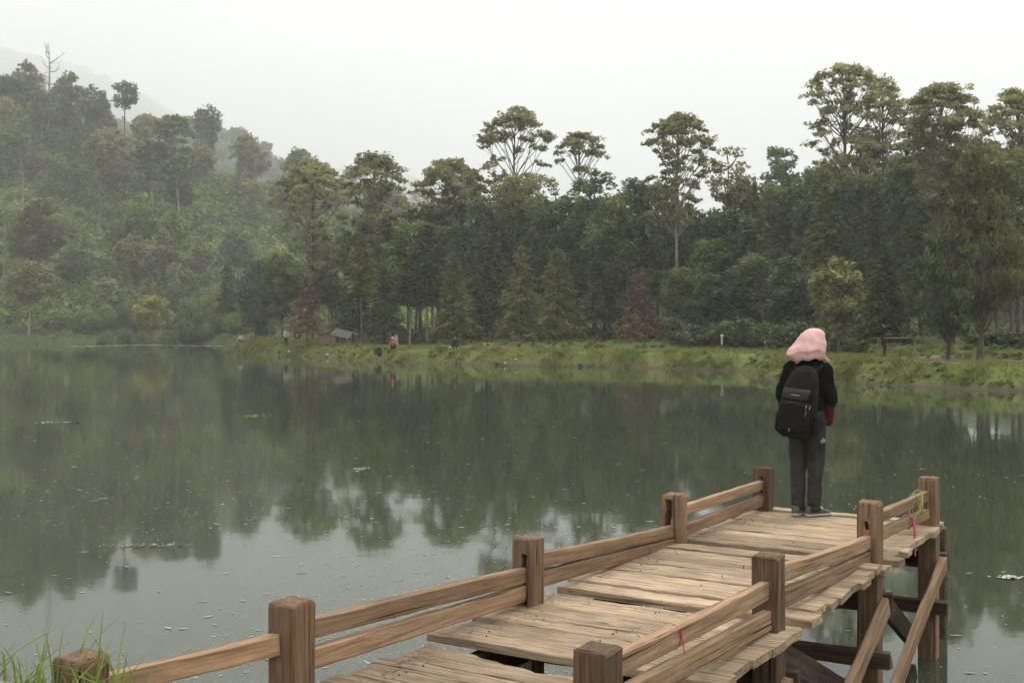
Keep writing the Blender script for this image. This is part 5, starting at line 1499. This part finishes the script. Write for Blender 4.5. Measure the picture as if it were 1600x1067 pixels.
# round tyre marker on a stake
t = empty('tyre_on_stake', on_bank(464.5, 107)); tag(t, 'black tyre ring hung on a thin stake on the left bank', 'tyre')
M['rubber'] = plain_mat('rubber', (0.02, 0.02, 0.02), 0.8)
ring = np.array([(0.27 * math.cos(a), 0.02 * math.sin(3 * a), 0.82 + 0.27 * math.sin(a)) for a in np.linspace(0, 2 * math.pi, 25)])
v, f = tube(ring, np.full(25, 0.085), 8); link('tyre', np_mesh('tyre', v, f, M['rubber'], smooth=True), t)
v, f = tube(np.array([(0, 0.05, -0.3), (0.02, 0.05, 0.4), (0.01, 0.05, 1.12)]), np.array([0.035, 0.03, 0.028]), 6); link('stake', np_mesh('stake', v, f, M['bark'], smooth=True), t)

# marker post with white cap
t = empty('marker_post', on_bank(1128, 77)); tag(t, 'slim marker post with rounded white cap on the bank by the shrubs', 'post')
v, f = tube(np.array([(0, 0, -0.3), (0, 0, 0.2), (0, 0, 0.62), (0.0, 0, 0.66)]), np.array([0.05, 0.05, 0.05, 0.05]), 8); link('shaft', np_mesh('shaft', v, f, M['bark'], smooth=True), t)
v, f = tube(np.array([(0, 0, 0.45), (0, 0, 0.8), (0, 0, 0.95)]), np.array([0.062, 0.060, 0.06]), 8); link('white_band', np_mesh('white_band', v, f, M['f_white'], smooth=True), t)
v, f = raw_capsule((-0.03, 0, 1.03), (0.05, 0, 1.03), 0.10, 0.09); me = bpy.data.meshes.new('cap'); me.from_pydata(v, [], f); me.materials.append(M['f_white']); link('cap', me, t)
for p in me.polygons: p.use_smooth = True

# pale tree stump
t = empty('tree_stump', on_bank(618, 95)); tag(t, 'pale weathered tree stump in front of the dark forest trunks', 'stump')
v, f = tube(np.array([(0, 0, -0.2), (0, 0, 0.1), (0.02, 0, 0.4), (0.04, 0, 0.75), (0.03, 0, 0.95)]), np.array([0.36, 0.27, 0.22, 0.19, 0.09]), 9); link('stump_wood', np_mesh('stump_wood', v, f, M['rock'], smooth=True), t)

# hut with brick wall and tin roof
hut = empty('hut', on_bank(522, 99, 0.35), R(-14)); hut.scale = (0.66, 0.66, 0.52); tag(hut, 'small brown brick hut with slanting pale tin roof on the left bank', 'hut')
M['brickwall'] = plain_mat('hut_wall', (0.165, 0.115, 0.082), 0.9, 0.3, 3)
M['tin'] = plain_mat('tin_roof', (0.66, 0.63, 0.60), 0.7, 0.12, 4)
def boxmesh(name, x0, x1, y0, y1, z0, z1, mat, par, **k):
    bm = bmesh.new(); bmesh.ops.create_cube(bm, size=1.0)
    for v in bm.verts: v.co = Vector((x0 if v.co.x < 0 else x1, y0 if v.co.y < 0 else y1, z0 if v.co.z < 0 else z1))
    bmesh.ops.bevel(bm, geom=bm.edges[:], offset=0.012, segments=1, affect='EDGES')
    return link(name, bm_mesh(name, bm, mat), par)
boxmesh('wall', -1.75, 1.25, -0.9, 0.9, -0.3, 0.95, M['brickwall'], hut)
boxmesh('wall', -1.5, 0.55, -0.85, 0.85, 0.955, 1.25, M['brickwall'], hut)
boxmesh('doorway', 0.62, 1.05, -0.925, -0.905, -0.2, 0.75, M['f_dark'], hut)
bm = bmesh.new(); nn = 44
a0, a1 = [], []
for i in range(nn + 1):
    y = -1.15 + 2.3 * i / nn; w = 0.025 * math.sin(i / nn * 2 * math.pi * 11)
    a0.append(bm.verts.new((-0.15, y, 1.62 + w + 0.45 * y))); a1.append(bm.verts.new((2.35, y, 0.95 + w + 0.45 * y)))
for i in range(nn): bm.faces.new((a0[i], a1[i], a1[i + 1], a0[i + 1]))
bmesh.ops.solidify(bm, geom=bm.faces[:], thickness=0.02)
link('tin_roof', bm_mesh('tin_roof', bm, M['tin'], True), hut)
bm = bmesh.new(); a0, a1 = [], []
for i in range(nn + 1):
    y = -1.1 + 2.2 * i / nn; w = 0.025 * math.sin(i / nn * 2 * math.pi * 11)
    a0.append(bm.verts.new((-0.17, y, 1.58 + w))); a1.append(bm.verts.new((-2.05, y, 0.95 + w)))
for i in range(nn): bm.faces.new((a0[i], a0[i + 1], a1[i + 1], a1[i]))
bmesh.ops.solidify(bm, geom=bm.faces[:], thickness=0.02)
link('rear_roof', bm_mesh('rear_roof', bm, M['brickwall'], True), hut)
for x, y in ((1.85, -0.95), (1.85, 0.95)):
    v, f = tube(np.array([(x, y, -0.3), (x, y, 0.3), (x, y, 0.80)]), np.full(3, 0.05), 6); link('roof_post', np_mesh('roof_post', v, f, M['barkdark'], smooth=True), hut)

# bamboo frame, boulders and poles on the right bank
M['bamboo'] = plain_mat('bamboo', (0.20, 0.16, 0.10), 0.7, 0.2, 3)
DF = 54.5
fr = empty('shelter_frame', on_bank(1410, DF)); tag(fr, 'open bamboo pole frame of an unfinished shelter on the right bank', 'frame')
def pole(name, a, b, r, mat=M['bamboo'], par=None, bow=0.0):
    a = np.array(a, float); b = np.array(b, float); t_ = np.linspace(0, 1, 7)[:, None]
    p = a * (1 - t_) + b * t_; p[:, 2] += bow * (4 * t_ * (1 - t_))[:, 0]
    v, f = tube(p, np.linspace(r, r * 0.85, 7), 7); return link(name, np_mesh(name, v, f, mat, smooth=True), par)
k = DF / F
def fx(px): return (px - 1410) * k
for px, dy, top in ((1374, 0.3, 1.05), (1425, -0.5, 1.10), (1446, 1.4, 1.05), (1457, 2.6, 1.0), (1400, 2.4, 1.0)):
    pole('upright', (fx(px), dy, -0.3), (fx(px) + 0.02, dy, top), 0.03, par=fr)
pole('beam', (fx(1378), -0.35, 1.04), (fx(1434), -0.55, 1.10), 0.03, par=fr, bow=-0.03)
pole('beam', (fx(1418), -0.75, 1.18), (fx(1436), 1.6, 1.13), 0.028, par=fr)
pole('beam', (fx(1424), -0.62, 1.00), (fx(1442), 0.6, 1.03), 0.028, par=fr)
pole('beam', (fx(1374), 0.3, 1.0), (fx(1402), 2.5, 1.0), 0.024, par=fr)
def boulder(label, loc, r, seed, mat=M['rock'], name='boulder', cat_='boulder'):
    bm = bmesh.new(); bmesh.ops.create_icosphere(bm, subdivisions=3, radius=r)
    for v in bm.verts:
        kk = 1 + 0.4 * mnoise.noise(v.co * (1.6 / r) + Vector((seed * 3.1, 0, 0))) + 0.15 * mnoise.noise(v.co * (5 / r))
        v.co = Vector((v.co.x * kk * 1.2, v.co.y * kk, v.co.z * kk * 0.75))
    o = link(name, bm_mesh(name, bm, mat), None, loc, (0, 0, seed)); tag(o, label, cat_); return o
boulder('pale round boulder under the dark feathery conifer', on_bank(1462, 54.0, 0.12), 0.28, 1)
boulder('small pale stone at the foot of the bamboo frame', on_bank(1413, 53.6, 0.06), 0.16, 2)
boulder('low grey stone between the bamboo frame and the round boulder', on_bank(1440, 55.5, 0.08), 0.24, 3)
boulder('flat grey stone right of the round boulder', on_bank(1484, 55.0, 0.06), 0.26, 4)
pl_ = pole('bamboo_pole', on_bank(1362, 53.6, 0.07), on_bank(1460, 52.0, 0.07), 0.045); tag(pl_, 'long bamboo pole lying along the path before the frame', 'pole')
pl_ = pole('bamboo_pole', on_bank(1470, 52.3, 0.06), on_bank(1602, 50.5, 0.06), 0.04); tag(pl_, 'second bamboo pole lying by the path towards the right edge', 'pole')

# litter dots on the grass
rb = np.random.default_rng(31)
C = []
for i in range(70):
    px = rb.choice([rb.uniform(1300, 1600), rb.uniform(360, 1150)]); D = rb.uniform(45, 105)
    x = (px - 800) / F * D; s_ = float(sdist(np.array([x]), np.array([D]))[0])
    if 0.3 < s_ < 5: C.append((x, D, gh(x, D) + 0.16))
C = np.array(C); v, f = leaf_faces(C, rb.uniform(0.04, 0.10, len(C)), rb, 0.6, 1.2)
lt = link('paper_scraps', np_mesh('paper_scraps', v, f, M['f_white'])); tag(lt, 'white paper and plastic scraps scattered on the far bank', 'litter', kind='stuff')

# ------------------------------------------------------------------ floating specks and leaves on the lake
rs = np.random.default_rng(55)
C, S = [], []
def water_xy(px, py): D = EYE * F / (py - HOR); return (px - 800) / F * D, D
cx_, cy_ = rs.uniform(-150, 1750, 26000), HOR + 62 + (rs.uniform(0, 1, 26000) ** 0.75) * 520
xx, yy = water_xy(cx_, cy_)
nz = 0.55 * fbm(xx * 0.30, yy * 0.16, 91, 4) + 0.45 * fbm(xx * 0.06, yy * 0.03, 95, 2)
keep = (rs.uniform(0, 1, 26000) < np.clip((nz - 0.45) * 7.0, 0.10, 1)) & (sdist(xx, yy) < -0.6)
xx, yy = xx[keep], yy[keep]
sz = np.clip(rs.lognormal(-0.35, 0.65, len(xx)), 0.25, 4.0) * (0.0022 + yy * 0.00026)
V, Fq = [], []
n = len(xx); a = rs.uniform(0, 6.28, n)
for k in range(6):
    th = a + k * math.pi / 3
    V.append(np.stack([xx + np.cos(th) * sz * rs.uniform(0.7, 1.6, n), yy + np.sin(th) * sz * rs.uniform(0.7, 1.3, n), np.full(n, 0.004)], 1))
V = np.stack(V, 1).reshape(-1, 3); Fq = np.arange(6 * n).reshape(n, 6)
M['speck'] = plain_mat('floating_pollen', (0.36, 0.36, 0.31), 0.8, 0.3, 0.8)
sp = link('floating_specks', np_mesh('floating_specks', V, Fq, M['speck'])); tag(sp, 'pale specks of pollen and foam floating on the lake', 'specks', kind='stuff')
# drifting leaves, scum and a pale line
m = 170
px_ = rs.uniform(-40, 1640, m); py_ = HOR + 70 + rs.uniform(0, 1, m) ** 0.8 * 480
xx, yy = water_xy(px_, py_); ok = sdist(xx, yy) < -1.0; xx, yy = xx[ok], yy[ok]; m = len(xx)
C = np.stack([xx, yy, np.full(m, 0.008)], 1)
AX = np.stack([np.ones(m), rs.normal(size=m) * 0.4, np.zeros(m)], 1)
v, f = leaf_faces(C, rs.uniform(0.5, 1.3, m) * (0.012 + yy * 0.0011), rs, 30.0, 2.2, AX, 0.6)
M['dryleaf'] = leaf_mat('floating_leaf', (0.20, 0.17, 0.11), (0.42, 0.40, 0.32), 0.1)
lv = link('floating_leaves', np_mesh('floating_leaves', v, f, M['dryleaf'], rs.uniform(0, 1, m))); tag(lv, 'pale dead leaves and scraps drifting on the lake', 'leaves', kind='stuff')
def float_patch(label, px, py, rx, ry, n, mat, leaf, z=0.01, cat_='plant', name='floating_plant', upk=4.0):
    x, y = water_xy(px, py)
    C = np.stack([x + rs.normal(size=n) * rx, y + rs.normal(size=n) * ry, z + rs.uniform(0, z, n)], 1)
    v, f = leaf_faces(C, leaf * rs.uniform(0.6, 1.3, n), rs, upk, 1.3)
    o = link(name, np_mesh(name, v, f, mat, rs.uniform(0.2, 1, n))); tag(o, label, cat_); return o
float_patch('pale green floating water plant on the left of the lake', 393, 651, 0.20, 0.24, 110, M['olive'], 0.035, 0.02)
float_patch('small raft of scum left of the pier', 235, 853, 0.22, 0.06, 90, M['dryleaf'], 0.014, cat_='scum', name='floating_scum')
float_patch('white scrap of foam floating right of the pier', 1582, 903, 0.055, 0.04, 60, M['f_white'], 0.018, cat_='foam', name='floating_foam')
float_patch('pale scrap floating at the left below the spit', 92, 660, 0.22, 0.12, 40, M['dryleaf'], 0.04, cat_='scum', name='floating_scum')
float_patch('small dark raft with pale rim in mid lake', 567, 733, 0.10, 0.10, 60, M['dryleaf'], 0.018, cat_='scum', name='floating_scum')

xs_ = rs.uniform(110, 350, 520); ys_ = 540.5 + 1.2 * np.sin(xs_ * 0.02) + rs.normal(size=520) * 0.35
sx_, sy_ = water_xy(xs_, ys_); ok = sdist(sx_, sy_) < -0.4; sx_, sy_ = sx_[ok], sy_[ok]
v, f = leaf_faces(np.stack([sx_, sy_, np.full(len(sx_), 0.01)], 1), rs.uniform(0.10, 0.28, len(sx_)), rs, 30.0, 2.4, np.tile([1.0, 0.1, 0], (len(sx_), 1)), 0.6)  # pale flakes laid in a thin line along the water
sc_ = link('pale_line', np_mesh('pale_line', v, f, M['dryleaf'], rs.uniform(0.3, 1, len(sx_)))); tag(sc_, 'thin pale line of floating flakes off the far left shore', 'scum', kind='stuff')

# ------------------------------------------------------------------ near corner: stones and grass
boulder('earthy rock at the bottom left corner below the grass', Vector((-1.86, 4.02, 1.18)), 0.15, 11, M['rock'], 'rock', 'rock')
rg = np.random.default_rng(66)
Vg, Fg, Tg, o_ = [], [], [], 0
for i in range(300):
    bx, by = -1.70 + rg.normal() * 0.19, 4.06 + rg.normal() * 0.10
    if bx > -1.34: continue
    bz = max(gh(bx, by), 1.16) - 0.02
    L = abs(rg.normal()) * 0.13 + 0.12
    if i < 9: L = rg.uniform(0.30, 0.46)
    a_ = rg.uniform(0, 6.28); bend = rg.uniform(0.15, 0.9) if i >= 4 else 0.12
    w = rg.uniform(0.003, 0.006); ns = 7
    if 9 <= i < 26: a_, L, bend = rg.uniform(-0.5, 0.4), rg.uniform(0.22, 0.36), rg.uniform(0.8, 1.1)
    dirx, diry = math.cos(a_), math.sin(a_)
    for j in range(ns):
        t_ = j / (ns - 1)
        h_ = L * (t_ - 0.45 * bend * t_ * t_); r_ = L * bend * t_ * t_
        ww = w * (1 - t_ ** 2.2) + 0.0004
        c_ = np.array([bx + dirx * r_, by + diry * r_, bz + h_])
        sd_ = np.array([-diry, dirx, 0]) * ww if abs(dirx) < 0.85 else np.array([0.7, 0.7, 0]) * ww
        if j < ns: Vg += [c_ - sd_, c_ + sd_ + np.array([0, 0, 0.0006])]
        if j: Fg.append((o_ + 2 * j - 2, o_ + 2 * j - 1, o_ + 2 * j + 1, o_ + 2 * j)); Tg.append(min(1, max(0, 0.5 + rg.normal() * 0.2)))
    o_ += 2 * ns
fg = link('foreground_grass', np_mesh('foreground_grass', np.array(Vg), np.array(Fg), M['fgrass'], np.array(Tg))); tag(fg, 'fresh green grass tuft in the bottom left corner by the stub post', 'grass', kind='stuff')

# ------------------------------------------------------------------ haze in the valley air
hz_m, hz_t, hz_out = new_mat('haze_air')
hz_v = hz_t.nodes.new('ShaderNodeVolumePrincipled')
hz_v.inputs['Color'].default_value = (0.995, 0.998, 1.0, 1)
hz_v.inputs['Density'].default_value = HAZE_DENSITY
hz_v.inputs['Anisotropy'].default_value = 0.2
hz_t.links.new(hz_v.outputs[0], hz_out.inputs['Volume'])
bm = bmesh.new()
bmesh.ops.create_cube(bm, size=1.0)
for vv in bm.verts:
    vv.co = Vector((vv.co.x * 7500, vv.co.y * 7500, -3.0 if vv.co.z < 0 else 1150.0))
hz = link('haze', bm_mesh('haze', bm, hz_m))
tag(hz, 'pale mist hanging over the lake and hills', 'haze', kind='stuff')
